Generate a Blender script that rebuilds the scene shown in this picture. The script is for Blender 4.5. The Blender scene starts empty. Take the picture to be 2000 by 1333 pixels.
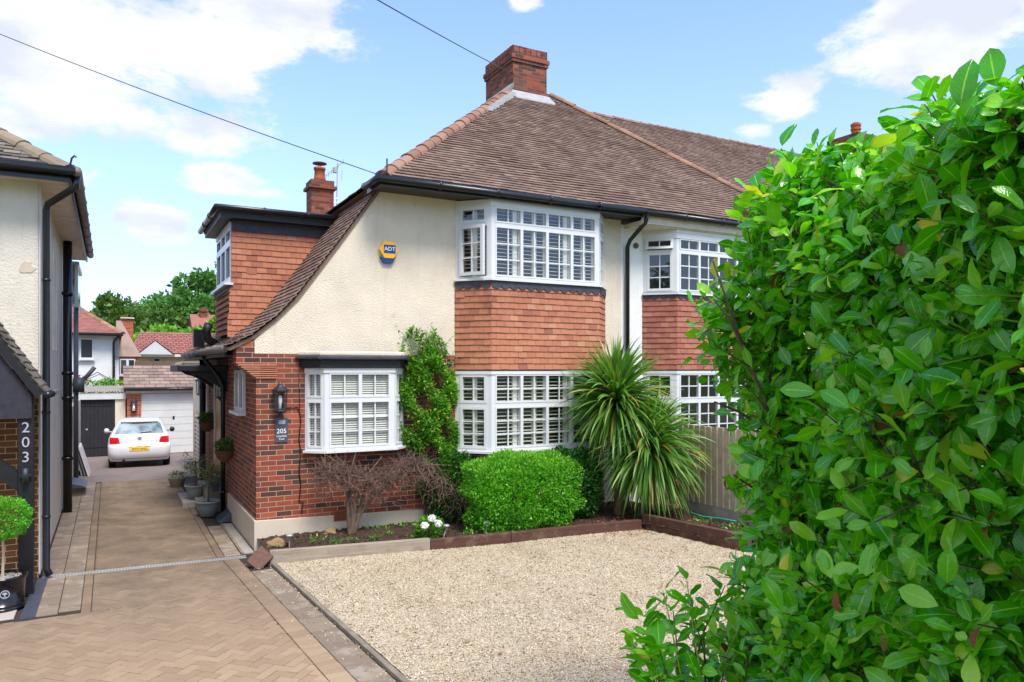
import bpy, bmesh, math, random
import numpy as np
from mathutils import Vector, Matrix
S = bpy.context.scene
COL = S.collection
R = math.radians
PI = math.pi
# ---------------------------------------------------------------- camera
cam = bpy.data.cameras.new('camera'); cam_o = bpy.data.objects.new('camera', cam); COL.objects.link(cam_o)
cam_o.location = (0, 0, 2.6)
cam_o.rotation_euler = (R(90), 0, -math.atan(785/1445))
cam.sensor_width = 36; cam.lens = 1445/2000*36; cam.shift_y = 55.5/2000
cam.clip_start = .05; cam.clip_end = 3000
S.camera = cam_o
# ---------------------------------------------------------------- sky and sun
SUN_EL, SUN_AZ = R(58), R(174)       # azimuth clockwise from +Y
w = bpy.data.worlds.new('World'); S.world = w; w.use_nodes = True
nt = w.node_tree; N = nt.nodes; Lk = nt.links; N.clear()
def nn(t, **k):
    n = N.new(t)
    for a, b in k.items(): setattr(n, a, b)
    return n
out = nn('ShaderNodeOutputWorld'); bg = nn('ShaderNodeBackground'); sky = nn('ShaderNodeTexSky')
sky.sky_type = 'NISHITA'; sky.sun_disc = False; sky.sun_elevation = SUN_EL; sky.sun_rotation = SUN_AZ
sky.air_density = 1.0; sky.dust_density = .6; sky.ozone_density = 2.5
tc = nn('ShaderNodeTexCoord')
vsc = nn('ShaderNodeVectorMath', operation='MULTIPLY'); vsc.inputs[1].default_value = (1, 1, 2.2)
Lk.new(tc.outputs['Generated'], vsc.inputs[0])
noi = nn('ShaderNodeTexNoise'); noi.inputs['Scale'].default_value = 5.5; noi.inputs['Detail'].default_value = 9; noi.inputs['Roughness'].default_value = .62
Lk.new(vsc.outputs[0], noi.inputs['Vector'])
# cumulus banks and added fill banks: each is a direction in the sky, a half-width, a half-height and a weight
def mth(op, a, b=None, clamp=False):
    m = nn('ShaderNodeMath', operation=op, use_clamp=clamp)
    for i, x in enumerate((a, b)):
        if x is None: continue
        if isinstance(x, (int, float)): m.inputs[i].default_value = x
        else: Lk.new(x, m.inputs[i])
    return m.outputs[0]
BANKS = [(-3, 19.5, 11, 6, 1.25), (6.5, 21.5, 8, 3.6, 1.15), (11, 25, 8, 3.6, 1.1), (-16, 22, 9, 8, 1.1), (6.8, 13.3, 3.6, 1.3, 1.15), (10, 12.6, 2.6, .8, .9), (2.6, 10.2, 3.2, 2.4, 1.05), (-2.2, 13, 3.4, 1.7, .95), (-4, 10, 3, 2.6, .8),
         (1, 6.3, 7, 1.5, .75), (8, 6.5, 5, 2, .7), (48.8, 18.6, 3.2, 2.0, 1.2), (46.8, 16.9, 2.2, 1.3, 1.1), (59, 21.5, 6.5, 3.8, 1.2), (64, 25, 8, 5, 1.2), (29.3, 26.6, 1.3, .8, .9), (-48, 30, 22, 20, 1.2), (105, 36, 22, 20, 1.2), (150, 40, 26, 16, 1.1), (200, 40, 30, 22, 1.3), (245, 34, 30, 26, 1.4), (285, 34, 26, 26, 1.4)]  # wide banks at the end are unseen, added to light hedge and side walls
sepx = nn('ShaderNodeSeparateXYZ'); Lk.new(tc.outputs['Generated'], sepx.inputs[0])
az = mth('ARCTAN2', sepx.outputs[0], sepx.outputs[1]); el = mth('ARCSINE', sepx.outputs[2])
acc = None
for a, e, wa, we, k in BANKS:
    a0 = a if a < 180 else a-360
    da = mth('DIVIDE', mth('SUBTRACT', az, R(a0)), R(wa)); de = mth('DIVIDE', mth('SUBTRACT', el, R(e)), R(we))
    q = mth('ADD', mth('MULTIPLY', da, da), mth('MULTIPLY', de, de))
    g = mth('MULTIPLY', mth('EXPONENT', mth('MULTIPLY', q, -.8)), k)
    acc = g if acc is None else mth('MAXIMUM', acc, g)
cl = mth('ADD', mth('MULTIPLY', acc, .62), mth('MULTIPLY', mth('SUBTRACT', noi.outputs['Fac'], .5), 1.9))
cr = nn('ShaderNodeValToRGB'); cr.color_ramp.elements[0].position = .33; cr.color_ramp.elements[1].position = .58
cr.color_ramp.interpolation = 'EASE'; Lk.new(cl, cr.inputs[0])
noi2 = nn('ShaderNodeTexNoise'); noi2.inputs['Scale'].default_value = 9; noi2.inputs['Detail'].default_value = 6; Lk.new(vsc.outputs[0], noi2.inputs['Vector'])
cc = nn('ShaderNodeValToRGB'); cc.color_ramp.elements[0].position = .38; cc.color_ramp.elements[0].color = (1.95, 2.05, 2.25, 1); cc.color_ramp.elements[1].position = .56; cc.color_ramp.elements[1].color = (2.55, 2.57, 2.6, 1)
Lk.new(noi2.outputs['Fac'], cc.inputs[0])
# thin high haze that whitens the sky towards the horizon
hz = mth('POWER', mth('SUBTRACT', 1, mth('MULTIPLY', el, 1.15), True), 2.6)
hmix = nn('ShaderNodeMix', data_type='RGBA'); Lk.new(mth('MULTIPLY', hz, .68), hmix.inputs[0])
tint = nn('ShaderNodeMix', data_type='RGBA', blend_type='MULTIPLY'); tint.inputs[0].default_value = 1; tint.inputs[7].default_value = (.72, .75, .90, 1)
Lk.new(sky.outputs[0], tint.inputs[6]); Lk.new(tint.outputs[2], hmix.inputs[6]); hmix.inputs[7].default_value = (1.6, 1.95, 2.3, 1)
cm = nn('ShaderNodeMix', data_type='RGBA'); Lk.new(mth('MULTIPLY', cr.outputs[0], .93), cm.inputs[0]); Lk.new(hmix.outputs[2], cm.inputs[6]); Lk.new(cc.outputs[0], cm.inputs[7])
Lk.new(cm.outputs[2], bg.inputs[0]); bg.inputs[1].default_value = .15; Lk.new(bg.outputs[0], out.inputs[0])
sl = bpy.data.lights.new('sun', 'SUN'); so = bpy.data.objects.new('sun', sl); COL.objects.link(so)
sl.energy = 1.7; sl.angle = R(20); sl.color = (1, .95, .88)
so.rotation_euler = (R(90)-SUN_EL, 0, PI-SUN_AZ)
sd = Vector((math.sin(SUN_AZ)*math.cos(SUN_EL), math.cos(SUN_AZ)*math.cos(SUN_EL), math.sin(SUN_EL)))
so.rotation_euler = sd.to_track_quat('Z', 'Y').to_euler()
S.view_settings.view_transform = 'Standard'; S.view_settings.look = 'None'; S.view_settings.gamma = 1; S.view_settings.use_curve_mapping = False
S.view_settings.exposure = 1.5
# ---------------------------------------------------------------- materials
def lin(h):
    h = h.lstrip('#'); c = [int(h[i:i+2], 16)/255 for i in (0, 2, 4)]
    return tuple(((x+.055)/1.055)**2.4 if x > .04 else x/12.92 for x in c)+(1,)
class G:
    def __init__(s, name):
        s.m = bpy.data.materials.new(name); s.m.use_nodes = True; s.t = s.m.node_tree; s.n = s.t.nodes
        s.b = s.n['Principled BSDF']; s.o = s.n['Material Output']
    def N(s, t, **k):
        n = s.n.new(t)
        for a, b in k.items():
            if a.startswith('i_'): n.inputs[a[2:].replace('_', ' ')].default_value = b
            else: setattr(n, a, b)
        return n
    def l(s, a, b): s.t.links.new(a, b)
    def uv(s): 
        n = s.N('ShaderNodeUVMap'); return n.outputs[0]
    def pos(s):
        return s.N('ShaderNodeNewGeometry').outputs['Position']
    def noise(s, scale, detail=4, rough=.6, vec=None, dist=0):
        n = s.N('ShaderNodeTexNoise'); n.inputs['Scale'].default_value = scale; n.inputs['Detail'].default_value = detail; n.inputs['Roughness'].default_value = rough; n.inputs['Distortion'].default_value = dist
        s.l(vec if vec is not None else s.pos(), n.inputs['Vector']); return n.outputs['Fac']
    def ramp(s, fac, stops, interp='LINEAR'):
        n = s.N('ShaderNodeValToRGB'); e = n.color_ramp.elements; n.color_ramp.interpolation = interp
        while len(e) < len(stops): e.new(.5)
        for el_, (p, c) in zip(e, stops): el_.position = p; el_.color = c if not isinstance(c, (int, float)) else (c, c, c, 1)
        s.l(fac, n.inputs[0]); return n.outputs[0]
    def mix(s, fac, a, b, mode='MIX'):
        n = s.N('ShaderNodeMix', data_type='RGBA', blend_type=mode)
        for i, x in ((0, fac), (6, a), (7, b)):
            if isinstance(x, (int, float, tuple)): n.inputs[i].default_value = x
            else: s.l(x, n.inputs[i])
        return n.outputs[2]
    def math(s, op, a, b=0.):
        n = s.N('ShaderNodeMath', operation=op)
        for i, x in enumerate((a, b)):
            if isinstance(x, (int, float)): n.inputs[i].default_value = x
            else: s.l(x, n.inputs[i])
        return n.outputs[0]
    def bump(s, h, strength=.5, dist=.01, prev=None):
        n = s.N('ShaderNodeBump'); n.inputs['Strength'].default_value = strength; n.inputs['Distance'].default_value = dist
        s.l(h, n.inputs['Height'])
        if prev is not None: s.l(prev, n.inputs['Normal'])
        return n.outputs[0]
    def fin(s, col=None, rough=.8, nrm=None, metal=0, spec=None):
        if col is not None:
            if isinstance(col, tuple): s.b.inputs['Base Color'].default_value = col
            else: s.l(col, s.b.inputs['Base Color'])
        if isinstance(rough, (int, float)): s.b.inputs['Roughness'].default_value = rough
        else: s.l(rough, s.b.inputs['Roughness'])
        s.b.inputs['Metallic'].default_value = metal
        if spec is not None: s.b.inputs['Specular IOR Level'].default_value = spec
        if nrm is not None: s.l(nrm, s.b.inputs['Normal'])
        return s.m
    def isl(s):
        return s.N('ShaderNodeNewGeometry').outputs['Random Per Island']
M = {}
def paint(name, hexc, rough=.5, var=.12, scale=6, bump=.0, spec=None, metal=0):
    g = G(name); c = lin(hexc); f = g.noise(scale, 5)
    d = tuple(x*(1-var) for x in c[:3])+(1,); e = tuple(min(1, x*(1+var*.5)) for x in c[:3])+(1,)
    col = g.ramp(f, [(.3, d), (.7, e)])
    nr = g.bump(g.noise(scale*14, 4), bump, .01) if bump else None
    M[name] = g.fin(col, rough, nr, metal, spec); return M[name]
def brick(name, stops, mortar, dirt=.25, bw=.225, bh=.075, mw=.010):
    g = G(name); b = g.N('ShaderNodeTexBrick'); uvn = g.uv()
    d = g.N('ShaderNodeVectorMath', operation='ADD'); nz = g.N('ShaderNodeTexNoise'); nz.inputs['Scale'].default_value = 7; g.l(uvn, nz.inputs['Vector'])
    sc = g.N('ShaderNodeVectorMath', operation='SCALE'); g.l(nz.outputs['Color'], sc.inputs[0]); sc.inputs['Scale'].default_value = .006
    g.l(uvn, d.inputs[0]); g.l(sc.outputs[0], d.inputs[1]); g.l(d.outputs[0], b.inputs['Vector'])
    b.offset = .5; b.inputs['Scale'].default_value = 1; b.inputs['Brick Width'].default_value = bw; b.inputs['Row Height'].default_value = bh
    b.inputs['Mortar Size'].default_value = mw*.55; b.inputs['Mortar Smooth'].default_value = .25; b.inputs['Bias'].default_value = 0
    b.inputs['Color1'].default_value = (0, 0, 0, 1); b.inputs['Color2'].default_value = (1, 1, 1, 1); b.inputs['Mortar'].default_value = (.5, .5, .5, 1)
    col = g.ramp(b.outputs['Color'], stops)
    col = g.mix(g.ramp(g.noise(40, 4), [(.35, .0), (.7, .5)]), col, g.mix(1., col, (.62, .55, .5, 1), 'MULTIPLY'))
    mc = g.mix(g.noise(9, 4), mortar, tuple(x*.72 for x in mortar[:3])+(1,))
    col = g.mix(b.outputs['Fac'], col, mc)
    col = g.mix(g.math('MULTIPLY', g.ramp(g.noise(1.6, 6), [(.5, 0.), (.75, 1.)]), dirt), col, (.07, .055, .045, 1))
    h = g.math('SUBTRACT', g.math('MULTIPLY', g.noise(60, 4), .35), b.outputs['Fac'])
    M[name] = g.fin(col, .88, g.bump(h, .8, .008)); return M[name]
def roofcast(name, hexc, stain='#8d8471', st=.5, bs=.9, sc=38, dist=.02):
    g = G(name); c = lin(hexc)
    base = g.ramp(g.noise(2.2, 6), [(.3, tuple(x*.86 for x in c[:3])+(1,)), (.65, c)])
    base = g.mix(g.math('MULTIPLY', g.ramp(g.noise(4.5, 8, .75), [(.60, 0.), (.76, 1.)]), st), base, lin(stain))
    # vertical rain streaks
    mp = g.N('ShaderNodeMapping'); mp.inputs['Scale'].default_value = (7, 7, .7); g.l(g.pos(), mp.inputs[0])
    base = g.mix(g.math('MULTIPLY', g.ramp(g.noise(1.3, 5, .6, mp.outputs[0]), [(.55, 0.), (.8, 1.)]), st*.5), base, lin(stain))
    v = g.N('ShaderNodeTexVoronoi', feature='SMOOTH_F1'); v.inputs['Scale'].default_value = sc; g.l(g.pos(), v.inputs['Vector'])
    h = g.math('ADD', g.math('MULTIPLY', v.outputs['Distance'], -.8), g.noise(sc*1.4, 5))
    M[name] = g.fin(base, .92, g.bump(h, bs, dist)); return M[name]
def tilemat(name, stops, dirt='#3a2f2a', dk=.5, moss=0., rough=.85, patch=None):
    g = G(name); c = g.ramp(g.isl(), stops)
    c = g.mix(g.math('MULTIPLY', g.ramp(g.noise(55, 5, .7), [(.4, 0.), (.75, 1.)]), .45), c, lin(dirt))
    c = g.mix(g.math('MULTIPLY', g.ramp(g.noise(1.1, 7, .65), [(.5, 0.), (.72, 1.)]), dk), c, lin(dirt))
    if patch:   # pale lichen
        c = g.mix(g.math('MULTIPLY', g.ramp(g.noise(16, 6, .8), [(.60, 0.), (.70, 1.)]), g.ramp(g.noise(.9, 3), [(.45, 0.), (.65, .8)])), c, lin(patch))
    if moss: c = g.mix(g.math('MULTIPLY', g.ramp(g.noise(9, 7, .7), [(.56, 0.), (.68, 1.)]), moss), c, lin('#a8782e'))
    M[name] = g.fin(c, rough, g.bump(g.noise(90, 5), .5, .004)); return M[name]
brick('brick_red', [(0, lin('#4c302a')), (.22, lin('#623a30')), (.4, lin('#7e3c2c')), (.62, lin('#984a32')), (.85, lin('#8c3f2c')), (1, lin('#b05c3c'))], lin('#bca386'))
brick('brick_chimney', [(0, lin('#43352e')), (.3, lin('#6e3628')), (.6, lin('#8a432e')), (1, lin('#9a5640'))], lin('#7d6c58'), .8)
brick('brick_brown', [(0, lin('#452c1e')), (.35, lin('#5c3925')), (.7, lin('#7a4a2c')), (1, lin('#4d3020'))], lin('#c9a05c'), .15)
brick('brick_garage', [(0, lin('#a04a2a')), (.5, lin('#c05c36')), (1, lin('#8a3f28'))], lin('#c9b196'), .1)
brick('brick_path', [(0, lin('#8a7d70')), (.5, lin('#9a8c7e')), (1, lin('#7c7066'))], lin('#6a6258'), .3, .2, .1, .006)
roofcast('render_cream', '#e0d3bd', '#a0937a', .5, .7, 60, .012)
roofcast('render_plinth', '#cfc0aa', '#8f7f68', .55, .25, 60, .006)
roofcast('render_white', '#e9e8e4', '#b9b5aa', .25, .5, 60, .01)
roofcast('render_old', '#ddd5c4', '#a08f70', .5, .35)
roofcast('render_smooth', '#d9cfba', '#9a8d74', .4, .15)
roofcast('wall_white_far', '#dededc', '#cfcfcc', .15, .1)
roofcast('wall_peach', '#e0c3a8', '#bfa890', .2, .1)
tilemat('tiles_main', [(0, lin('#735a4d')), (.3, lin('#806758')), (.7, lin('#886f60')), (1, lin('#957d6d'))], '#46392f', .4, 0, .85, '#b8bcc0')
tilemat('tiles_hung', [(0, lin('#905844')), (.12, lin('#aa6b50')), (.5, lin('#b97a5a')), (.85, lin('#b27052')), (1, lin('#c08a6a'))], '#6a3f30', .45)
tilemat('tiles_hung_dark', [(0, lin('#96564a')), (.5, lin('#a66450')), (1, lin('#b3755f'))], '#63402f', .5)
tilemat('ridge_tiles', [(0, lin('#805a48')), (.5, lin('#956a54')), (1, lin('#a07c68'))], '#6a5c4c', .7, .5)
tilemat('ridge_old', [(0, lin('#7a6a58')), (1, lin('#94836c'))], '#4a4238', .8, .15)
tilemat('tiles_grey', [(0, lin('#4d463f')), (.5, lin('#6b6258')), (1, lin('#857a6c'))], '#38342e', .6)
tilemat('tiles_far', [(0, lin('#8a5548')), (1, lin('#a3675a'))], '#6f5048', .4)
tilemat('tiles_conc', [(0, lin('#806a5e')), (.5, lin('#97806f')), (1, lin('#a38c7c'))], '#5a4c44', .4)
paint('upvc', '#d3d4d4', .25, .05, 3, 0, .5)
paint('white_paint', '#cfcfcc', .45, .08, 3)
paint('gutter_black', '#17181b', .3, .3, 8, 0, .5)
paint('black_paint', '#151419', .5, .4, 9, .3)
paint('lead', '#3b3c46', .6, .45, 12, .4)
paint('pale_flashing', '#a4a4a4', .6, .2, 12, .3)
paint('soffit_brown', '#3c3430', .6, .3, 6)
paint('soffit_cream', '#cfc4b2', .7, .2, 5, .2)
paint('board_dark', '#2c2a35', .55, .45, 14, .4)
paint('gutter_worn', '#77706a', .6, .35, 14)
paint('concrete', '#a59c90', .9, .25, 5, .4)
paint('concrete_dark', '#857a69', .9, .3, 5, .4)
paint('steel', '#b4b2ac', .4, .1, 5, 0, .5, .35)
paint('lamp_black', '#26292f', .45, .3, 20, .2)
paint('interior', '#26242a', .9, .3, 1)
paint('blind', '#c9c6bd', .5, .05, 3)
paint('alarm_yellow', '#f2b705', .35, .05, 3)
paint('alarm_blue', '#1d3f86', .35, .1, 3)
paint('text_white', '#f2f2f2', .4, .02, 3)
paint('slate_plate', '#454b55', .5, .15, 8)
paint('pot_blue', '#848c8c', .45, .15, 6)
paint('pot_black', '#121014', .16, .2, 4, 0, .6)
paint('wicker', '#6e4a30', .9, .4, 30, .8)
paint('terracotta', '#a3592f', .8, .2, 9)
paint('timber_door', '#b17a1e', .45, .3, 6)
paint('hose_green', '#2a9a80', .4, .1, 5)
paint('rock', '#9a8058', .95, .4, 7, .9)
paint('flower_white', '#f4f6ea', .6, .05, 5)
paint('flower_red', '#c23a1c', .6, .2, 5)
paint('flower_pink', '#d98aa0', .6, .2, 5)
paint('silver_text', '#a9adb3', .35, .1, 5)
paint('tyre', '#101012', .8, .2, 9)
paint('rust', '#705044', .8, .35, 30, .6)
def wood(name, c1, c2, dark, sc=(1.2, 22, 22), rough=.85, k=.5):
    g = G(name); mp = g.N('ShaderNodeMapping'); mp.inputs['Scale'].default_value = sc
    tcn = g.N('ShaderNodeTexCoord'); g.l(tcn.outputs['Object'], mp.inputs[0])
    f = g.noise(1.6, 7, .65, mp.outputs[0], .6)
    c = g.ramp(f, [(.3, lin(c1)), (.7, lin(c2))]); c = g.mix(g.math('MULTIPLY', g.ramp(g.noise(5, 6, .7), [(.52, 0.), (.7, 1.)]), k), c, lin(dark))
    M[name] = g.fin(c, rough, g.bump(f, .6, .004)); return M[name]
wood('sleeper_grey', '#857767', '#a89a88', '#5d4c3e')
wood('sleeper_brown', '#41281f', '#5f3d30', '#7c6655', k=.7)
wood('fence_wood', '#b09c86', '#cdb9a2', '#8a7763', (22, 22, 1.2))
wood('bark', '#4a3b31', '#6d5a4b', '#33291f', (14, 14, 3))
wood('bark_red', '#5c423a', '#8e7265', '#3c2b26', (14, 14, 3), k=.3)
wood('palm_bark', '#5c4431', '#84684c', '#37291f', (20, 20, 18))
wood('black_wood', '#141315', '#242327', '#302c2c', (22, 22, 1.2), .6)
wood('twig', '#524036', '#765f52', '#38291f', (14, 14, 3))
wood('shed_wood', '#5f4a38', '#7a614a', '#42342a', (22, 22, 1.2))
# block paving
g = G('block_paving'); c = g.ramp(g.isl(), [(0, lin('#998166')), (.5, lin('#a2896c')), (1, lin('#ac9375'))])
c = g.mix(g.math('MULTIPLY', g.ramp(g.noise(120, 3), [(.4, 0.), (.7, 1.)]), .35), c, lin('#7d6a58'))
sx = g.N('ShaderNodeSeparateXYZ'); g.l(g.pos(), sx.inputs[0])
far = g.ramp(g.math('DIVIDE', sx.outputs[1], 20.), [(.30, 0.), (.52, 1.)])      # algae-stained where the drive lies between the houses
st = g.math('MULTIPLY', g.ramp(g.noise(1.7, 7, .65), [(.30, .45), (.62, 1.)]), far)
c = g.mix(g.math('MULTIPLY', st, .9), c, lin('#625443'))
c = g.mix(g.math('MULTIPLY', g.ramp(g.noise(2.3, 6, .7), [(.62, 0.), (.74, 1.)]), .4), c, lin('#8a7440'))
c = g.mix(g.ramp(g.noise(.9, 6, .75), [(.60, 0.), (.70, .28)]), c, lin('#6b5e4c')); c = g.mix(g.ramp(g.noise(3.1, 7, .8), [(.64, 0.), (.72, .3)]), c, lin('#b9a888'))
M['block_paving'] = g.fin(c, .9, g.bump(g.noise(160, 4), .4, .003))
g = G('block_pale'); c = g.ramp(g.isl(), [(0, lin('#a39890')), (1, lin('#b6aaa2'))]); M['block_pale'] = g.fin(c, .9, g.bump(g.noise(160, 4), .3, .003))
g = G('block_grey'); c = g.ramp(g.isl(), [(0, lin('#746350')), (1, lin('#86745f'))])
c = g.mix(g.ramp(g.noise(3, 6, .7), [(.5, 0.), (.62, .7)]), c, lin('#a39684')); c = g.mix(g.ramp(g.noise(90, 3), [(.5, 0.), (.62, .5)]), c, lin('#8a867f'))
M['block_grey'] = g.fin(c, .92, g.bump(g.noise(160, 4), .5, .004))
paint('joint', '#372d22', .95, .3, 8)
paint('moss', '#4a5222', .95, .5, 18, .6)
# tarmac
g = G('tarmac'); c = g.ramp(g.noise(90, 4), [(.35, lin('#6b5f58')), (.7, lin('#8d8078'))]); c = g.mix(g.ramp(g.noise(1.2, 6), [(.5, 0.), (.7, .35)]), c, lin('#5a4f48')); M['tarmac'] = g.fin(c, .93, g.bump(g.noise(150, 4), .6, .006))
# gravel
g = G('gravel'); v = g.N('ShaderNodeTexVoronoi'); v.inputs['Scale'].default_value = 74; g.l(g.pos(), v.inputs['Vector'])
sp = g.N('ShaderNodeSeparateColor'); g.l(v.outputs['Color'], sp.inputs[0])
STN = [(0, lin('#4c4036')), (.08, lin('#84705a')), (.18, lin('#ab9474')), (.45, lin('#c0ad8b')), (.7, lin('#cdbea0')), (1, lin('#e0d8c4'))]
c = g.ramp(sp.outputs[0], STN); c = g.mix(g.ramp(g.noise(.8, 5), [(.45, 0.), (.7, .3)]), c, lin('#b59572')); mp = g.N('ShaderNodeMapping'); mp.inputs['Scale'].default_value = (1.6, .35, 1); g.l(g.pos(), mp.inputs[0]); c = g.mix(g.ramp(g.noise(1., 5, .6, mp.outputs[0]), [(.52, 0.), (.7, .35)]), c, lin('#8f7a62'))
h = g.math('MULTIPLY', v.outputs['Distance'], -1.); M['gravel'] = g.fin(c, .9, g.bump(h, .9, .02))
g = G('stone_chips'); M['stone_chips'] = g.fin(g.ramp(g.isl(), STN), .85)
g = G('soil'); c = g.ramp(g.noise(22, 8, .75), [(.35, lin('#33231b')), (.6, lin('#5b4233')), (.72, lin('#8a7058'))]); M['soil'] = g.fin(c, .98, g.bump(g.noise(30, 8, .8), 1., .05))
g = G('ground'); c = g.ramp(g.noise(.5, 8, .7), [(.35, lin('#4c5a2c')), (.65, lin('#6a7440'))]); M['ground'] = g.fin(c, .95, g.bump(g.noise(8, 6), .6, .05))
# glass: a thin sheet that mirrors the sky at grazing angles and shows the room behind
g = G('glass'); g.n.remove(g.b); tr = g.N('ShaderNodeBsdfTransparent'); tr.inputs[0].default_value = (.96, .98, .97, 1)
gl = g.N('ShaderNodeBsdfGlossy'); gl.inputs['Roughness'].default_value = .02; gl.inputs[0].default_value = (1, 1, 1, 1)
fr = g.N('ShaderNodeLayerWeight'); fr.inputs['Blend'].default_value = .5; sch = g.math('ADD', g.math('MULTIPLY', g.math('POWER', fr.outputs['Facing'], 5.), .9), .075); g.l(g.bump(g.noise(1.4, 2), .05, .02), gl.inputs['Normal'])
mx = g.N('ShaderNodeMixShader'); g.l(sch, mx.inputs[0]); g.l(tr.outputs[0], mx.inputs[1]); g.l(gl.outputs[0], mx.inputs[2]); g.l(mx.outputs[0], g.o.inputs[0]); M['glass'] = g.m
g = G('dark_glass'); M['dark_glass'] = g.fin(lin('#2c3438'), .06, None, 0, .9)
g = G('car_glass'); M['car_glass'] = g.fin(g.ramp(g.noise(2.4, 3), [(.4, lin('#5a6a6c')), (.65, lin('#a3b4b5'))]), .08, None, 0, .7)
g = G('car_paint'); M['car_paint'] = g.fin(lin('#d2d2d4'), .22, None, 0, .5); g.b.inputs['Coat Weight'].default_value = .6
g = G('red_lens'); M['red_lens'] = g.fin(lin('#c20f14'), .15, None, 0, .6)
g = G('plate_yellow'); M['plate_yellow'] = g.fin(lin('#f0bf2a'), .4)
# foliage
def leafmat(name, stops, rough=.4, trans=.35, vein=None, spec=.5, tcol=None, backs=None):
    g = G(name); c = g.ramp(g.isl(), stops)
    c = g.mix(g.ramp(g.noise(2.5, 3), [(.35, .35), (.65, 0.)]), c, tuple(x*.55 for x in stops[0][1][:3])+(1,))
    nr = None
    if vein:
        u = g.N('ShaderNodeSeparateXYZ'); g.l(g.uv(), u.inputs[0])
        ax = g.math('ABSOLUTE', g.math('SUBTRACT', u.outputs[0], .5))
        mid = g.ramp(ax, [(.015, 1.), (.05, 0.)])
        wv = g.math('SINE', g.math('MULTIPLY', g.math('SUBTRACT', g.math('MULTIPLY', u.outputs[1], 1.), g.math('MULTIPLY', ax, .55)), 62.))
        side = g.math('MULTIPLY', g.ramp(wv, [(.7, 0.), (1., 1.)]), .07)
        c = g.mix(g.math('MAXIMUM', g.math('MULTIPLY', mid, .85), side), c, lin(vein))
        c = g.mix(g.ramp(g.noise(70, 3, .6), [(.68, 0.), (.74, .8)]), c, lin('#7a5a2a'))
        nr = g.bump(g.math('ADD', g.math('MULTIPLY', wv, -.035), g.noise(34, 3)), .5, .007)
    g.fin(c, rough, nr, 0, spec)
    if trans:
        t = g.N('ShaderNodeBsdfTranslucent'); t2 = g.mix(1., c, tcol or (1.5, 1.7, .6, 1), 'MULTIPLY'); g.l(t2, t.inputs[0])
        mx = g.N('ShaderNodeMixShader'); mx.inputs[0].default_value = trans; g.l(g.b.outputs[0], mx.inputs[1]); g.l(t.outputs[0], mx.inputs[2]); g.l(mx.outputs[0], g.o.inputs[0])
    M[name] = g.m; return g.m
leafmat('laurel_leaf', [(0, lin('#3a9606')), (.35, lin('#52b20a')), (.7, lin('#70c814')), (.9, lin('#98da2c')), (.985, lin('#b4dc36')), (1, lin('#e0c82c'))], .2, .32, '#a4d84a', .75)
leafmat('laurel_dead', [(0, lin('#7a4526')), (1, lin('#a5643a'))], .7, .2)
leafmat('box_leaf', [(0, lin('#3c8a16')), (.5, lin('#5aac20')), (1, lin('#8acb38'))], .45, .35)
leafmat('shrub_leaf', [(0, lin('#1c4a16')), (.6, lin('#2c6a1c')), (1, lin('#4a8a2a'))], .4, .3)
leafmat('climber_leaf', [(0, lin('#2f701a')), (.45, lin('#4c9a28')), (.7, lin('#7fb436')), (1, lin('#b4c850'))], .4, .35)
leafmat('cord_leaf', [(0, lin('#44742a')), (.5, lin('#64943a')), (.88, lin('#86ac4c')), (.97, lin('#a8a850')), (1, lin('#b58a3a'))], .42, .25)
leafmat('olive_leaf', [(0, lin('#4c5e38')), (.6, lin('#6f8452')), (1, lin('#93a070'))], .55, .25)
leafmat('tree_leaf', [(0, lin('#38622a')), (.5, lin('#558a38')), (1, lin('#76a64e'))], .6, .3)
leafmat('tree_leaf_mid', [(0, lin('#3c5c24')), (.5, lin('#56782e')), (1, lin('#74963e'))], .6, .3)
leafmat('tree_leaf_lime', [(0, lin('#4f8a24')), (.5, lin('#74ad34')), (1, lin('#98c84a'))], .6, .3)
paint('green_stem', '#86a436', .5, .15, 6)
leafmat('lime_leaf', [(0, lin('#6cb024')), (1, lin('#94cc40'))], .45, .35)
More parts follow.
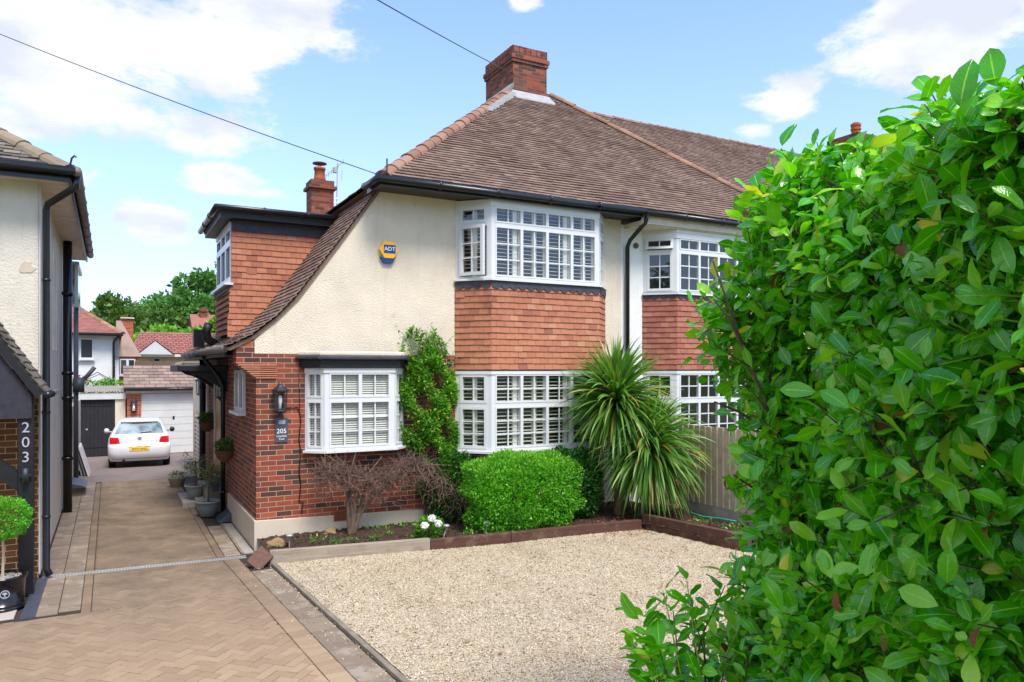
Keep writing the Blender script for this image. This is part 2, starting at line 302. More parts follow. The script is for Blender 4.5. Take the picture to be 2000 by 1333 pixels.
# ---------------------------------------------------------------- mesh builder
class MB:
    def __init__(s): s.v = []; s.f = []; s.mi = []
    def add(s, vs, fs, m=0):
        o = len(s.v); s.v += [tuple(x) for x in vs]; s.f += [tuple(o+i for i in f) for f in fs]; s.mi += [m]*len(fs); return s
    def box(s, x0, x1, y0, y1, z0, z1, m=0):
        return s.add([(x0, y0, z0), (x1, y0, z0), (x1, y1, z0), (x0, y1, z0), (x0, y0, z1), (x1, y0, z1), (x1, y1, z1), (x0, y1, z1)],
                     [(0, 3, 2, 1), (4, 5, 6, 7), (0, 1, 5, 4), (1, 2, 6, 5), (2, 3, 7, 6), (3, 0, 4, 7)], m)
    def hexa(s, b, t, m=0):       # bottom quad and top quad
        return s.add(list(b)+list(t), [(0, 3, 2, 1), (4, 5, 6, 7), (0, 1, 5, 4), (1, 2, 6, 5), (2, 3, 7, 6), (3, 0, 4, 7)], m)
    def wbox(s, A, B, n, s0, s1, z0, z1, d0, d1, m=0):   # box in the frame of a wall from A towards B; n = outward
        A = Vector((A[0], A[1])); B = Vector((B[0], B[1])); t = (B-A).normalized(); n = Vector(n).normalized()
        P = lambda q, d, z: (A.x+t.x*q+n.x*d, A.y+t.y*q+n.y*d, z)
        return s.hexa([P(s0, d1, z0), P(s1, d1, z0), P(s1, d0, z0), P(s0, d0, z0)], [P(s0, d1, z1), P(s1, d1, z1), P(s1, d0, z1), P(s0, d0, z1)], m)
    def prism(s, pts, vec, m=0, cap=True):
        n = len(pts); v = [Vector(p) for p in pts]; w_ = [p+Vector(vec) for p in v]
        fs = [(i, (i+1) % n, n+(i+1) % n, n+i) for i in range(n)]
        if cap: fs += [tuple(range(n-1, -1, -1)), tuple(range(n, 2*n))]
        return s.add(v+w_, fs, m)
    def tube(s, pts, r, n=8, m=0, cap=True):
        pts = [Vector(p) for p in pts]; k = len(pts); rs = r if isinstance(r, (list, tuple)) else [r]*k; vs = []; fs = []
        up = Vector((0, 0, 1)); prev = None
        for i, p in enumerate(pts):
            d = (pts[min(i+1, k-1)]-pts[max(i-1, 0)])
            d = d.normalized() if d.length > 1e-9 else up
            a = (prev-d*prev.dot(d)) if prev is not None else d.orthogonal()
            if a.length < 1e-6: a = d.orthogonal()
            a.normalize(); prev = a; b = d.cross(a)
            for j in range(n): q = 2*PI*j/n; vs.append(p+(a*math.cos(q)+b*math.sin(q))*rs[i])
        for i in range(k-1):
            for j in range(n): fs.append((i*n+j, i*n+(j+1) % n, (i+1)*n+(j+1) % n, (i+1)*n+j))
        if cap: fs += [tuple(range(n-1, -1, -1)), tuple((k-1)*n+j for j in range(n))]
        return s.add(vs, fs, m)
    def lathe(s, c, prof, n=20, m=0, ax='z'):
        vs = []; fs = []; k = len(prof)
        for (r, h) in prof:
            for j in range(n):
                q = 2*PI*j/n; x, y = r*math.cos(q), r*math.sin(q)
                vs.append((c[0]+x, c[1]+y, c[2]+h) if ax == 'z' else ((c[0]+h, c[1]+x, c[2]+y) if ax == 'x' else (c[0]+x, c[1]+h, c[2]+y)))
        for i in range(k-1):
            for j in range(n): fs.append((i*n+j, i*n+(j+1) % n, (i+1)*n+(j+1) % n, (i+1)*n+j))
        fs += [tuple(range(n-1, -1, -1)), tuple((k-1)*n+j for j in range(n))]
        return s.add(vs, fs, m)
    def build(s, name, mats, parent=None, smooth=False, bevel=0):
        me = bpy.data.meshes.new(name); me.from_pydata([tuple(v) for v in s.v], [], s.f)
        mats = mats if isinstance(mats, (list, tuple)) else [mats]
        for m in mats: me.materials.append(M[m])
        if len(mats) > 1: me.polygons.foreach_set('material_index', s.mi)
        wuv(me)
        if smooth: me.polygons.foreach_set('use_smooth', [True]*len(me.polygons))
        me.update(); o = bpy.data.objects.new(name, me); COL.objects.link(o)
        if parent is not None: o.parent = parent
        if bevel:
            b = o.modifiers.new('b', 'BEVEL'); b.width = bevel; b.segments = 2; b.limit_method = 'ANGLE'; b.angle_limit = R(40)
        return o
def wuv(me):      # metre uvs: along the wall / up
    n = len(me.loops)
    if not n: return
    uv = me.uv_layers.new(name='uv'); co = np.empty(len(me.vertices)*3); me.vertices.foreach_get('co', co); co = co.reshape(-1, 3)
    vi = np.empty(n, int); me.loops.foreach_get('vertex_index', vi)
    npol = len(me.polygons); nr = np.empty(npol*3); me.polygons.foreach_get('normal', nr); nr = nr.reshape(-1, 3)
    lt = np.empty(npol, int); me.polygons.foreach_get('loop_total', lt); pn = np.repeat(nr, lt, axis=0); p = co[vi]
    h = np.hypot(pn[:, 0], pn[:, 1]); flat = np.abs(pn[:, 2]) > .8; hh = np.where(h < 1e-6, 1, h)
    tx, ty = -pn[:, 1]/hh, pn[:, 0]/hh
    u = np.where(flat, p[:, 0], p[:, 0]*tx+p[:, 1]*ty); v = np.where(flat, p[:, 1], p[:, 2])
    uv.data.foreach_set('uv', np.stack([u, v], 1).ravel())
def raw(name, V, F4, mat, parent=None, uvs=None, smooth=True, mats=None, mi=None):   # fast mesh from numpy arrays; F4 an (n,4) or (n,3) index array
    me = bpy.data.meshes.new(name); k = F4.shape[1]
    me.vertices.add(len(V)); me.vertices.foreach_set('co', np.ascontiguousarray(V, dtype=np.float32).ravel())
    me.loops.add(F4.size); me.loops.foreach_set('vertex_index', F4.astype(np.int32).ravel())
    me.polygons.add(len(F4)); me.polygons.foreach_set('loop_start', np.arange(0, F4.size, k, dtype=np.int32)); me.polygons.foreach_set('loop_total', np.full(len(F4), k, dtype=np.int32))
    for m_ in (mats or [mat]): me.materials.append(M[m_])
    if mi is not None: me.polygons.foreach_set('material_index', mi.astype(np.int32))
    me.update(calc_edges=True); me.validate()
    if uvs is not None:
        ul = me.uv_layers.new(name='uv'); ul.data.foreach_set('uv', uvs[F4.ravel()].astype(np.float32).ravel())
    if smooth: me.polygons.foreach_set('use_smooth', [True]*len(me.polygons))
    o = bpy.data.objects.new(name, me); COL.objects.link(o)
    if parent is not None: o.parent = parent
    return o
def tag(o, label=None, cat=None, group=None, kind=None):
    if label: o['label'] = label
    if cat: o['category'] = cat
    if group: o['group'] = group
    if kind: o['kind'] = kind
    return o
def thing(name, label, cat, loc=(0, 0, 0), group=None):
    o = bpy.data.objects.new(name, None); COL.objects.link(o); o.location = loc; o.empty_display_size = .2
    return tag(o, label, cat, group)
def rebase(root):      # parts were built in world coordinates: keep them there under a base placed empty
    for c in root.children: c.matrix_parent_inverse = Matrix.Translation(-root.location)
def text(body, size, loc, rot, mat, name, parent=None, depth=.003, align='CENTER', sx=1):
    cu = bpy.data.curves.new('t', 'FONT'); cu.body = body; cu.size = size; cu.extrude = depth; cu.align_x = align; cu.align_y = 'CENTER'; cu.resolution_u = 3
    o = bpy.data.objects.new('t', cu); COL.objects.link(o); bpy.context.view_layer.update()
    me = bpy.data.meshes.new_from_object(o.evaluated_get(bpy.context.evaluated_depsgraph_get())); bpy.data.objects.remove(o)
    me.transform(Matrix.Diagonal((sx, 1, 1, 1))); me.transform(Matrix.Translation(loc) @ rot.to_4x4() if hasattr(rot, 'to_4x4') else Matrix.Translation(loc) @ rot)
    me.materials.clear(); me.materials.append(M[mat]); t = bpy.data.objects.new(name, me); COL.objects.link(t)
    if parent is not None: t.parent = parent
    return t
FRONT = Matrix.Rotation(R(90), 3, 'X')      # upright lettering that faces -Y
# ---- overlapping tiles on a plane: o=origin (eave left), u along, v up the slope, n outward
def tiles(mb, o, u, v, n, rows, gauge, tw, rng, th=.014, lift=.022, over=1.25, jit=.004, m=0, seed=1, gap=.004, wave=.0):
    rd = random.Random(seed); o = Vector(o); u = Vector(u).normalized(); v = Vector(v).normalized(); n = Vector(n).normalized()
    for r_ in range(rows):
        h0 = r_*gauge; h1 = h0+gauge*over; lo0, hi0 = rng(h0); lo1, hi1 = rng(min(h1, h0+gauge))
        lo, hi = min(lo0, lo1), max(hi0, hi1)
        if hi-lo < .02: continue
        k0 = math.floor(lo/tw)-1; off = (r_ % 2)*tw*.5
        for k in range(k0, int(math.ceil(hi/tw))+2):
            a = k*tw+off+gap*.5; b = a+tw-gap
            a0, b0 = max(a, lo0), min(b, hi0); a1, b1 = max(a, lo1), min(b, hi1)
            if b0-a0 < .008 and b1-a1 < .008: continue
            if b0 < a0: a0 = b0 = min(max((a0+b0)/2, lo0), hi0)
            if b1 < a1: a1 = b1 = min(max((a1+b1)/2, lo1), hi1)
            j = rd.uniform(-jit, jit)-(.022 if rd.random() < .008 else 0); l = lift+rd.uniform(-jit, jit)*.8; sag = wave*math.sin(a*1.3+r_*.23)*math.sin(r_*.11+a*.4)
            P = lambda q, hh, d: o+u*q+v*hh+n*(d+sag)
            mb.add([P(a0, h0+j, l-th), P(b0, h0+j, l-th), P(b1, h1, -.004), P(a1, h1, -.004), P(a0, h0+j, l), P(b0, h0+j, l), P(b1, h1, th-.004), P(a1, h1, th-.004)],
                   [(4, 5, 6, 7), (0, 1, 5, 4), (1, 2, 6, 5), (3, 0, 4, 7)], m)
# ---- leaves: instance a template at many frames
def leaf_tpl(L, W, nl=5, fold=.18, droop=.15, tip=.5):      # template lies along +Y, +Z up
    V = []; UV = []; F = []
    for i in range(nl+1):
        t = i/nl; wd = W*.5*(math.sin(PI*t**1.15)**.62 if 0 < t < 1 else .02); wd = max(wd, W*.02)
        z = -droop*L*t*t
        for j, sx_ in enumerate((-1, 0, 1)):
            V.append((sx_*wd, L*t, z+abs(sx_)*wd*fold)); UV.append((.5+sx_*.5, t))
    for i in range(nl):
        for j in range(2): a = i*3+j; F.append((a, a+1, a+4, a+3))
    return np.array(V), np.array(F), np.array(UV)
def quad_tpl(L, W, fold=.15):
    V = [(0, 0, 0), (W*.5, L*.45, fold*W), (0, L, 0), (-W*.5, L*.45, fold*W)]
    return np.array(V), np.array([(0, 1, 2, 3)]), np.array([(.5, 0), (1, .5), (.5, 1), (0, .5)])
def frames(D, up, rg, roll=.6):      # columns x,y,z with y=D
    D = D/np.linalg.norm(D, axis=1, keepdims=True); X = np.cross(D, up); nx = np.linalg.norm(X, axis=1, keepdims=True); X = X/np.where(nx < 1e-5, 1, nx)
    Z = np.cross(X, D); a = rg.normal(0, roll, len(D))[:, None]
    X2 = X*np.cos(a)+Z*np.sin(a); Z2 = np.cross(X2, D); return np.stack([X2, D, Z2], axis=2)
def leaves(name, P, D, tpl, mat, rg, parent=None, smin=.7, smax=1.2, up=None, roll=.6, smooth=True):
    V, F, UV = tpl; n = len(P)
    if up is None: up = np.tile([0, 0, 1.], (n, 1))
    B = frames(D, up, rg, roll); s = rg.uniform(smin, smax, n)
    W_ = np.einsum('nij,kj->nki', B, V)*s[:, None, None]+P[:, None, :]
    FF = (F[None]+(np.arange(n)*len(V))[:, None, None]).reshape(-1, F.shape[1])
    return raw(name, W_.reshape(-1, 3), FF, mat, parent, np.tile(UV, (n, 1)), smooth)
def unit(rg, n):
    d = rg.normal(size=(n, 3)); return d/np.linalg.norm(d, axis=1, keepdims=True)
# ================================================================ GROUND AND PAVING
def struct(o, label): return tag(o, label, 'ground', kind='structure')
b = MB(); b.add([(-900, -900, -.19), (900, -900, -.19), (900, 1500, -.19), (-900, 1500, -.19)], [(0, 1, 2, 3)])
struct(b.build('ground', 'ground'), 'green ground stretching away to the horizon')
def clip(poly, hp):      # hp: list of (nx, ny, c): keep nx*x+ny*y <= c
    for nx, ny, c in hp:
        o = []
        for i in range(len(poly)):
            p, q = poly[i], poly[(i+1) % len(poly)]; a = nx*p[0]+ny*p[1]-c; bq = nx*q[0]+ny*q[1]-c
            if a <= 0: o.append(p)
            if a*bq < 0: t = a/(a-bq); o.append((p[0]+(q[0]-p[0])*t, p[1]+(q[1]-p[1])*t))
        poly = o
        if len(poly) < 3: return []
    return poly
rb = random.Random(5)
def zg(x, y): return -.027*max(0, y-21.6)      # the yard falls away slightly at the back
def inset(poly, d):
    n = len(poly); ar = sum(poly[i][0]*poly[(i+1) % n][1]-poly[(i+1) % n][0]*poly[i][1] for i in range(n)); sg = 1 if ar > 0 else -1; L = []
    for i in range(n):
        p, q = poly[i], poly[(i+1) % n]; dx, dy = q[0]-p[0], q[1]-p[1]; l = math.hypot(dx, dy)
        if l < 1e-5: return None
        nx_, ny_ = -dy/l*sg, dx/l*sg; L.append((nx_, ny_, nx_*p[0]+ny_*p[1]+d))
    o = []
    for i in range(n):
        a_, b_ = L[i-1], L[i]; det = a_[0]*b_[1]-a_[1]*b_[0]
        if abs(det) < 1e-4: o.append((poly[i][0]+b_[0]*d, poly[i][1]+b_[1]*d)); continue
        o.append(((a_[2]*b_[1]-a_[1]*b_[2])/det, (a_[0]*b_[2]-a_[2]*b_[0])/det))
    return o
def block(mb, poly, z=.0, g_=.0036, bv=.0085, h=.014):
    n = len(poly); cx = sum(p[0] for p in poly)/n; cy = sum(p[1] for p in poly)/n
    ar = abs(sum(poly[i][0]*poly[(i+1) % n][1]-poly[(i+1) % n][0]*poly[i][1] for i in range(n)))/2
    if ar < .0012: return
    p1, p2 = inset(poly, g_), inset(poly, bv)
    if not p1 or not p2: return
    z += rb.uniform(-.002, .002); tx, ty = rb.uniform(-.01, .01), rb.uniform(-.01, .01)
    f = lambda pp, dz: [(p[0], p[1], z+dz+(p[0]-cx)*tx+(p[1]-cy)*ty) for p in pp]
    mb.add(f(p1, -h)+f(p1, -.005)+f(p2, 0), [(i, (i+1) % n, n+(i+1) % n, n+i) for i in range(n)]+[(n+i, n+(i+1) % n, 2*n+(i+1) % n, 2*n+i) for i in range(n)]+[tuple(range(2*n, 3*n))])
def herring(mb, hp, x0, x1, y0, y1, w=.1, ang=R(45)):
    ca, sa = math.cos(ang), math.sin(ang); rng_ = int((abs(x1-x0)+abs(y1-y0))/w)+4; cx, cy = (x0+x1)/2, (y0+y1)/2
    for i in range(-rng_, rng_):
        for j in range(-rng_, rng_):
            d = (i-j) % 4
            if d == 0: r = (i, j, i+2, j+1)
            elif d == 3: r = (i, j, i+1, j+2)
            else: continue
            mx_, my_ = (r[0]+r[2])/2*w, (r[1]+r[3])/2*w; X, Y = cx+mx_*ca-my_*sa, cy+mx_*sa+my_*ca
            if not (x0-.2 < X < x1+.2 and y0-.2 < Y < y1+.2): continue
            pl = [(cx+a*w*ca-c*w*sa, cy+a*w*sa+c*w*ca) for a, c in ((r[0], r[1]), (r[2], r[1]), (r[2], r[3]), (r[0], r[3]))]
            pl = clip(pl, hp)
            if pl: block(mb, pl)
def course(mb, A, B, nrm, w0, w1, step, cols=1, hp=()):
    A = Vector(A); B = Vector(B); t = (B-A).normalized(); n = Vector(nrm).normalized(); L = (B-A).length; k = int(L/step)
    for i in range(k):
        for c in range(cols):
            a0 = w0+(w1-w0)*c/cols; a1 = w0+(w1-w0)*(c+1)/cols; s0 = i*step+(step*.5 if c % 2 else 0)
            pl = [tuple(A+t*s0+n*a0), tuple(A+t*(s0+step)+n*a0), tuple(A+t*(s0+step)+n*a1), tuple(A+t*s0+n*a1)]
            pl = clip(pl, hp)
            if pl: block(mb, pl)
# right edge of the drive: x = 1.36-.0553*(y-10.8)
EX = lambda y: 1.35-.0553*(y-10.8)
nx, ny = 1/math.hypot(1, .0553), .0553/math.hypot(1, .0553)
hpR = (nx, ny, nx*EX(0))
mb = MB(); herring(mb, [hpR, (0, 1, 9.14)], -5.2, 1.8, 3.2, 9.14); herring(mb, [hpR, (-1, 0, .18), (0, -1, -9.14), (0, 1, 10.82)], -.2, 1.5, 9.14, 10.82)
herring(mb, [(-1, 0, .18), (1, 0, 1.30), (0, -1, -10.96), (0, 1, 19.5)], -.2, 1.32, 10.9, 19.5)
tv = Vector((-.0553, 1)).normalized(); nv = Vector((1, .0553)).normalized()
course(mb, (EX(3.2), 3.2), (EX(10.8), 10.8), nv, 0, .2, .1)
course(mb, (-.28, 9.14), (-.28, 19.5), (1, 0), 0, .1, .2, hp=[]); course(mb, (1.30, 10.96), (1.30, 19.5), (1, 0), 0, .1, .2)
course(mb, (-5, 9.19), (-.86, 9.19), (0, 1), -.05, .05, .2)
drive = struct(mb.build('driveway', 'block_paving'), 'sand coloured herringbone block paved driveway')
mb = MB(); course(mb, (-.70, 9.24), (-.70, 10.85), (1, 0), .0, .42, .1, 2); course(mb, (-.76, 10.96), (-.76, 19.5), (1, 0), .0, .48, .1, 2)
course(mb, (1.40, 10.96), (1.41, 13.2), (1, 0), 0, .22, .11, 1); course(mb, (EX(3.2)+.2, 3.2), (EX(10.05)+.2, 10.05), nv, 0, .28, .2, 1)
struct(mb.build('paving_border', 'block_grey'), 'grey brown edging blocks along both sides of the drive')
mb = MB()
for i in range(9):
    for j in range(4):
        x = -.88-.45*i; y = 9.26+.45*j; block(mb, [(x-.45, y), (x, y), (x, y+.45), (x-.45, y+.45)], .004)
struct(mb.build('forecourt_slabs', 'block_pale'), 'pale pink paving slabs under the potted topiary')
b = MB(); b.add([(-7, 2, -.013), (2.6, 2, -.013), (2.6, 19.5, -.013), (-7, 19.5, -.013)], [(0, 1, 2, 3)]); struct(b.build('paving_bed', 'joint'), 'dark sandy joints between the paving blocks')
b = MB()
ys = [19.5, 20.5, 21.6, 24, 26.6]
vs = []; 
for y in ys: vs += [(-4, y, zg(0, y)+.0), (6, y, zg(0, y)+.0)]
b.add(vs, [(2*i, 2*i+1, 2*i+3, 2*i+2) for i in range(4)]); struct(b.build('yard_tarmac', 'tarmac'), 'brown grey tarmac yard in front of the garages')
# slotted drain across the drive
dr = thing('drain_channel', 'narrow galvanised slotted drain grating crossing the paved drive', 'drain', (.5, 10.88, 0))
A = Vector((-.74, 10.92, 0)); B = Vector((1.66, 10.80, 0)); L = (B-A).length; t = (B-A).normalized(); n_ = Vector((-t.y, t.x, 0))
m1 = MB(); m2 = MB()
P = lambda s_, d, z: tuple(A+t*s_+n_*d+Vector((0, 0, z)))
for d0, d1 in ((-.055, -.032), (.032, .055)): m1.hexa([P(0, d0, -.01), P(L, d0, -.01), P(L, d1, -.01), P(0, d1, -.01)], [P(0, d0, .006), P(L, d0, .006), P(L, d1, .006), P(0, d1, .006)])
k = int(L/.036)
for i in range(k): s0 = i*.036; m1.hexa([P(s0, -.032, -.01), P(s0+.017, -.032, -.01), P(s0+.017, .032, -.01), P(s0, .032, -.01)], [P(s0, -.032, .004), P(s0+.017, -.032, .004), P(s0+.017, .032, .004), P(s0, .032, .004)])
m2.hexa([P(0, -.05, -.012), P(L, -.05, -.012), P(L, .05, -.012), P(0, .05, -.012)], [P(0, -.05, -.009), P(L, -.05, -.009), P(L, .05, -.009), P(0, .05, -.009)])
m1.build('grating', 'steel', dr); m2.build('channel', 'interior', dr); rebase(dr)
m1 = MB()      # side channel cover by the house wall
m1.box(1.665, 1.795, 10.98, 13.25, -.01, .008); so_ = m1.build('channel_cover', 'concrete'); m2 = MB(); m2.box(1.625, 1.66, 10.98, 13.25, -.01, .014)
tag(so_, 'long pale metal channel cover along the foot of the brick side wall', 'drain cover'); m2.build('edge_strip', 'concrete_dark', so_)
m1 = MB(); m1.hexa([(-.83, 9.2, -.01), (-.69, 9.2, -.01), (-.68, 10.85, -.01), (-.78, 10.85, -.01)], [(-.83, 9.2, .012), (-.69, 9.2, .012), (-.68, 10.85, .012), (-.78, 10.85, .012)])
for i in range(6): x = -.82+i*.021; m1.hexa([(x, 9.21, .012), (x+.01, 9.21, .012), (x+.016, 10.84, .012), (x+.008, 10.84, .012)], [(x, 9.21, .016), (x+.01, 9.21, .016), (x+.016, 10.84, .016), (x+.008, 10.84, .016)])
tag(m1.build('drain_cover', 'slate_plate'), 'dark ribbed rubber drain cover lying beside the black porch post', 'drain cover')
# ---- gravel forecourt
rg = np.random.default_rng(3)
gx0 = lambda y: EX(y)+.56
nX, nY = 90, 90; V = []; 
for j in range(nY+1):
    y = 1.2+(10.35-1.2)*j/nY
    for i in range(nX+1):
        x = gx0(y)+(9.3-gx0(y))*i/nX; V.append((x, y, .012+.012*math.sin(x*2.1+y)*math.sin(y*1.7)+rg.normal(0, .004)+.03*max(0, (y-9.4))))
V = np.array(V); F = np.array([(j*(nX+1)+i, j*(nX+1)+i+1, (j+1)*(nX+1)+i+1, (j+1)*(nX+1)+i) for j in range(nY) for i in range(nX)])
gr = struct(raw('gravel', V, F, 'gravel'), 'cream and buff gravel parking bay in front of the house')
def stones(name, P, s0, s1, mat, parent):
    n = len(P); oc = np.array([(1, 0, 0), (-1, 0, 0), (0, 1, 0), (0, -1, 0), (0, 0, 1), (0, 0, -1)], float); Fo = np.array([(0, 2, 4), (2, 1, 4), (1, 3, 4), (3, 0, 4), (2, 0, 5), (1, 2, 5), (3, 1, 5), (0, 3, 5)])
    q = unit(rg, n); B_ = frames(q, np.tile([.3, .2, 1.], (n, 1)), rg, 2); sc = rg.uniform(s0, s1, (n, 1, 1))*rg.uniform(.6, 1.25, (n, 1, 3))
    W_ = np.einsum('nij,nkj->nki', B_, oc[None]*sc)+P[:, None, :]
    return raw(name, W_.reshape(-1, 3), (Fo[None]+np.arange(n)[:, None, None]*6).reshape(-1, 3), mat, parent, None, False)
n = 42000; y = rg.uniform(4.6, 10.2, n); x = gx0(y)+.0+(7.9-gx0(y))*rg.uniform(0, 1, n); z = .014+.012*np.sin(x*2.1+y)*np.sin(y*1.7)+.03*np.maximum(0, y-9.4)
st = stones('loose_stones', np.stack([x, y, z], 1), .005, .0115, 'stone_chips', gr); st['kind'] = 'stuff'
n = 420; y = rg.uniform(4.8, 10.4, n); x = EX(y)+.52-np.abs(rg.normal(0, .22, n))**1.2; sp2 = stones('spilled_stones', np.stack([x, y, np.full(n, .004)], 1), .004, .010, 'stone_chips', gr); sp2['kind'] = 'stuff'
m1 = MB()     # edging kerb of the gravel
for i in range(14):
    y0 = 2.2+i*.57; y1 = y0+.565; a, c = EX(y0)+.49, EX(y1)+.49
    m1.hexa([(a, y0, -.02), (a+.055, y0, -.02), (c+.055, y1, -.02), (c, y1, -.02)], [(a, y0, .035+rb.uniform(-.004, .004)), (a+.055, y0, .035), (c+.055, y1, .035), (c, y1, .035+rb.uniform(-.004, .004))])
tag(m1.build('edging_kerb', 'concrete_dark', bevel=.008), 'low mossy concrete edging between grey blocks and cream gravel', 'kerb')
# ---- planting bed, sleepers
bedp = [(1.85, 10.2), (4.0, 9.90), (7.55, 9.60), (7.85, 8.0), (8.9, 7.0), (8.9, 10.2), (8.3, 11.2), (1.85, 11.2)]
def inpoly(x, y, poly):
    c = False
    for i in range(len(poly)):
        (x1, y1), (x2, y2) = poly[i], poly[i-1]
        if (y1 > y) != (y2 > y) and x < (x2-x1)*(y-y1)/(y2-y1)+x1: c = not c
    return c
bm = bmesh.new(); st_ = .06; gridv = {}
for i in range(120):
    for j in range(72):
        x, y = 1.8+i*st_, 6.9+j*st_
        if inpoly(x+st_/2, y+st_/2, bedp):
            q = []
            for (a, c) in ((i, j), (i+1, j), (i+1, j+1), (i, j+1)):
                if (a, c) not in gridv:
                    X, Y = 1.8+a*st_, 6.9+c*st_
                    gridv[(a, c)] = bm.verts.new((X, Y, .12+.05*min(1, max(0, (Y-10)/.9))+rb.uniform(-.014, .014)+.02*math.sin(X*3)*math.sin(Y*4)))
                q.append(gridv[(a, c)])
            bm.faces.new(q)
me = bpy.data.meshes.new('flower_bed'); bm.to_mesh(me); bm.free(); me.materials.append(M['soil']); wuv(me); me.polygons.foreach_set('use_smooth', [True]*len(me.polygons))
bed = bpy.data.objects.new('flower_bed', me); COL.objects.link(bed); struct(bed, 'dark soil bed along the foot of the house front')
P_ = []
while len(P_) < 1500:
    x, y = rb.uniform(1.9, 8.8), rb.uniform(7.2, 11.1)
    if inpoly(x, y, bedp): P_.append((x, y, .135+.05*min(1, max(0, (y-10)/.9))))
soilst = stones('soil_clods', np.array(P_), .006, .022, 'soil', bed); soilst['kind'] = 'stuff'
def sleeper(A, B, w_, z0, z1, mat, label):
    A = Vector(A+(0,)); B = Vector(B+(0,)); L = (B-A).length; o_ = MB(); o_.box(0, L, 0, w_, z0, z1); o = o_.build('timber_sleeper', mat, bevel=.008)
    o.location = A; o.rotation_euler = (0, 0, math.atan2(B.y-A.y, B.x-A.x)); tag(o, label, 'timber sleeper', 'timber sleepers edging the flower bed')
sleeper((1.86, 10.14), (4.0, 9.80), .1, -.02, .19, 'sleeper_grey', 'weathered grey sleeper at the left end of the flower bed')
sleeper((4.01, 9.81), (5.25, 9.69), .1, -.02, .17, 'sleeper_brown', 'worn brown sleeper butted against the weathered grey one')
sleeper((5.26, 9.70), (7.55, 9.50), .1, -.02, .17, 'sleeper_brown', 'dark brown sleeper below the clipped green box bush')
sleeper((7.60, 9.56), (7.92, 7.6), .1, -.02, .25, 'sleeper_brown', 'dark brown sleeper running beside the wooden fence bed')
o_ = MB(); o_.box(-.13, .13, -.035, .035, -.11, .11); o = o_.build('paving_brick', 'rust', bevel=.006); o.location = (1.74, 10.16, .10); o.rotation_euler = (R(-38), R(-40), R(12)); tag(o, 'rusty brown paving brick tilted against the grey sleeper end', 'brick')
# ---------------------------------------------------------------- windows
def gpane(mb_, A, B, n, s0, s1, z0, z1, d):
    A = Vector((A[0], A[1])); B = Vector((B[0], B[1])); t = (B-A).normalized(); n = Vector(n).normalized(); P = lambda q, z: (A.x+t.x*q+n.x*d, A.y+t.y*q+n.y*d, z)
    mb_.add([P(s0, z0), P(s1, z0), P(s1, z1), P(s0, z1)], [(0, 1, 2, 3)])
def light(fr, gl_, A, B, n, s0, s1, z0, z1, vb, hb, fw=.045, sash=True, bw=.02):      # one glazed light
    fr.wbox(A, B, n, s0, s0+fw, z0, z1, -.05, .012); fr.wbox(A, B, n, s1-fw, s1, z0, z1, -.05, .012); fr.wbox(A, B, n, s0+fw, s1-fw, z0, z0+fw, -.05, .012); fr.wbox(A, B, n, s0+fw, s1-fw, z1-fw, z1, -.05, .012)
    for i in range(vb): q = s0+fw+(s1-s0-2*fw)*(i+1)/(vb+1); fr.wbox(A, B, n, q-bw/2, q+bw/2, z0+fw, z1-fw, -.03, -.008)
    for i in range(hb): q = z0+fw+(z1-z0-2*fw)*(i+1)/(hb+1); fr.wbox(A, B, n, s0+fw, s1-fw, q-bw/2, q+bw/2, -.028, -.010)
    gpane(gl_, A, B, n, s0+fw*.9, s1-fw*.9, z0+fw*.9, z1-fw*.9, -.021)
def slats(sh, A, B, n, s0, s1, z0, z1, pitch, tilt, dep, off=-.075, stiles=True, th=.004):
    A2 = Vector((A[0], A[1])); B2 = Vector((B[0], B[1])); t = (B2-A2).normalized(); n2 = Vector(n).normalized(); P = lambda q, d, z: (A2.x+t.x*q+n2.x*d, A2.y+t.y*q+n2.y*d, z)
    k = int((z1-z0)/pitch); cd, sd_ = math.cos(tilt)*dep/2, math.sin(tilt)*dep/2
    for i in range(k):
        z = z0+pitch*(i+.5)
        sh.hexa([P(s0, off+cd, z-sd_-th), P(s1, off+cd, z-sd_-th), P(s1, off-cd, z+sd_-th), P(s0, off-cd, z+sd_-th)], [P(s0, off+cd, z-sd_), P(s1, off+cd, z-sd_), P(s1, off-cd, z+sd_), P(s0, off-cd, z+sd_)])
    if stiles:
        for q in (s0, s1-.04): sh.wbox(A, B, n, q, q+.04, z0, z1, off-.02, off+.02)
def band(mb_, pts, z0, z1, out, m=0):      # horizontal band wrapping a canted bay (sills, headers): pts outline, out = projection
    def offs(d):
        r = []
        for i, p in enumerate(pts):
            a = Vector(pts[max(i-1, 0)]); c = Vector(pts[min(i+1, len(pts)-1)]); p = Vector(p)
            ns = []
            if i > 0: e = (p-a).normalized(); ns.append(Vector((e.y, -e.x)))
            if i < len(pts)-1: e = (c-p).normalized(); ns.append(Vector((e.y, -e.x)))
            nn_ = sum(ns, Vector((0, 0))).normalized(); k_ = d/max(.3, nn_.dot(ns[0])); r.append(p+nn_*k_)
        return r
    o1 = offs(out); o0 = offs(-.08)
    for i in range(len(pts)-1): mb_.hexa([(o1[i].x, o1[i].y, z0), (o1[i+1].x, o1[i+1].y, z0), (o0[i+1].x, o0[i+1].y, z0), (o0[i].x, o0[i].y, z0)], [(o1[i].x, o1[i].y, z1), (o1[i+1].x, o1[i+1].y, z1), (o0[i+1].x, o0[i+1].y, z1), (o0[i].x, o0[i].y, z1)])
def seg(pts, i):
    A, B = pts[i], pts[i+1]; d = Vector((B[0]-A[0], B[1]-A[1])); L = d.length; d.normalize(); return A, B, (d.y, -d.x), L
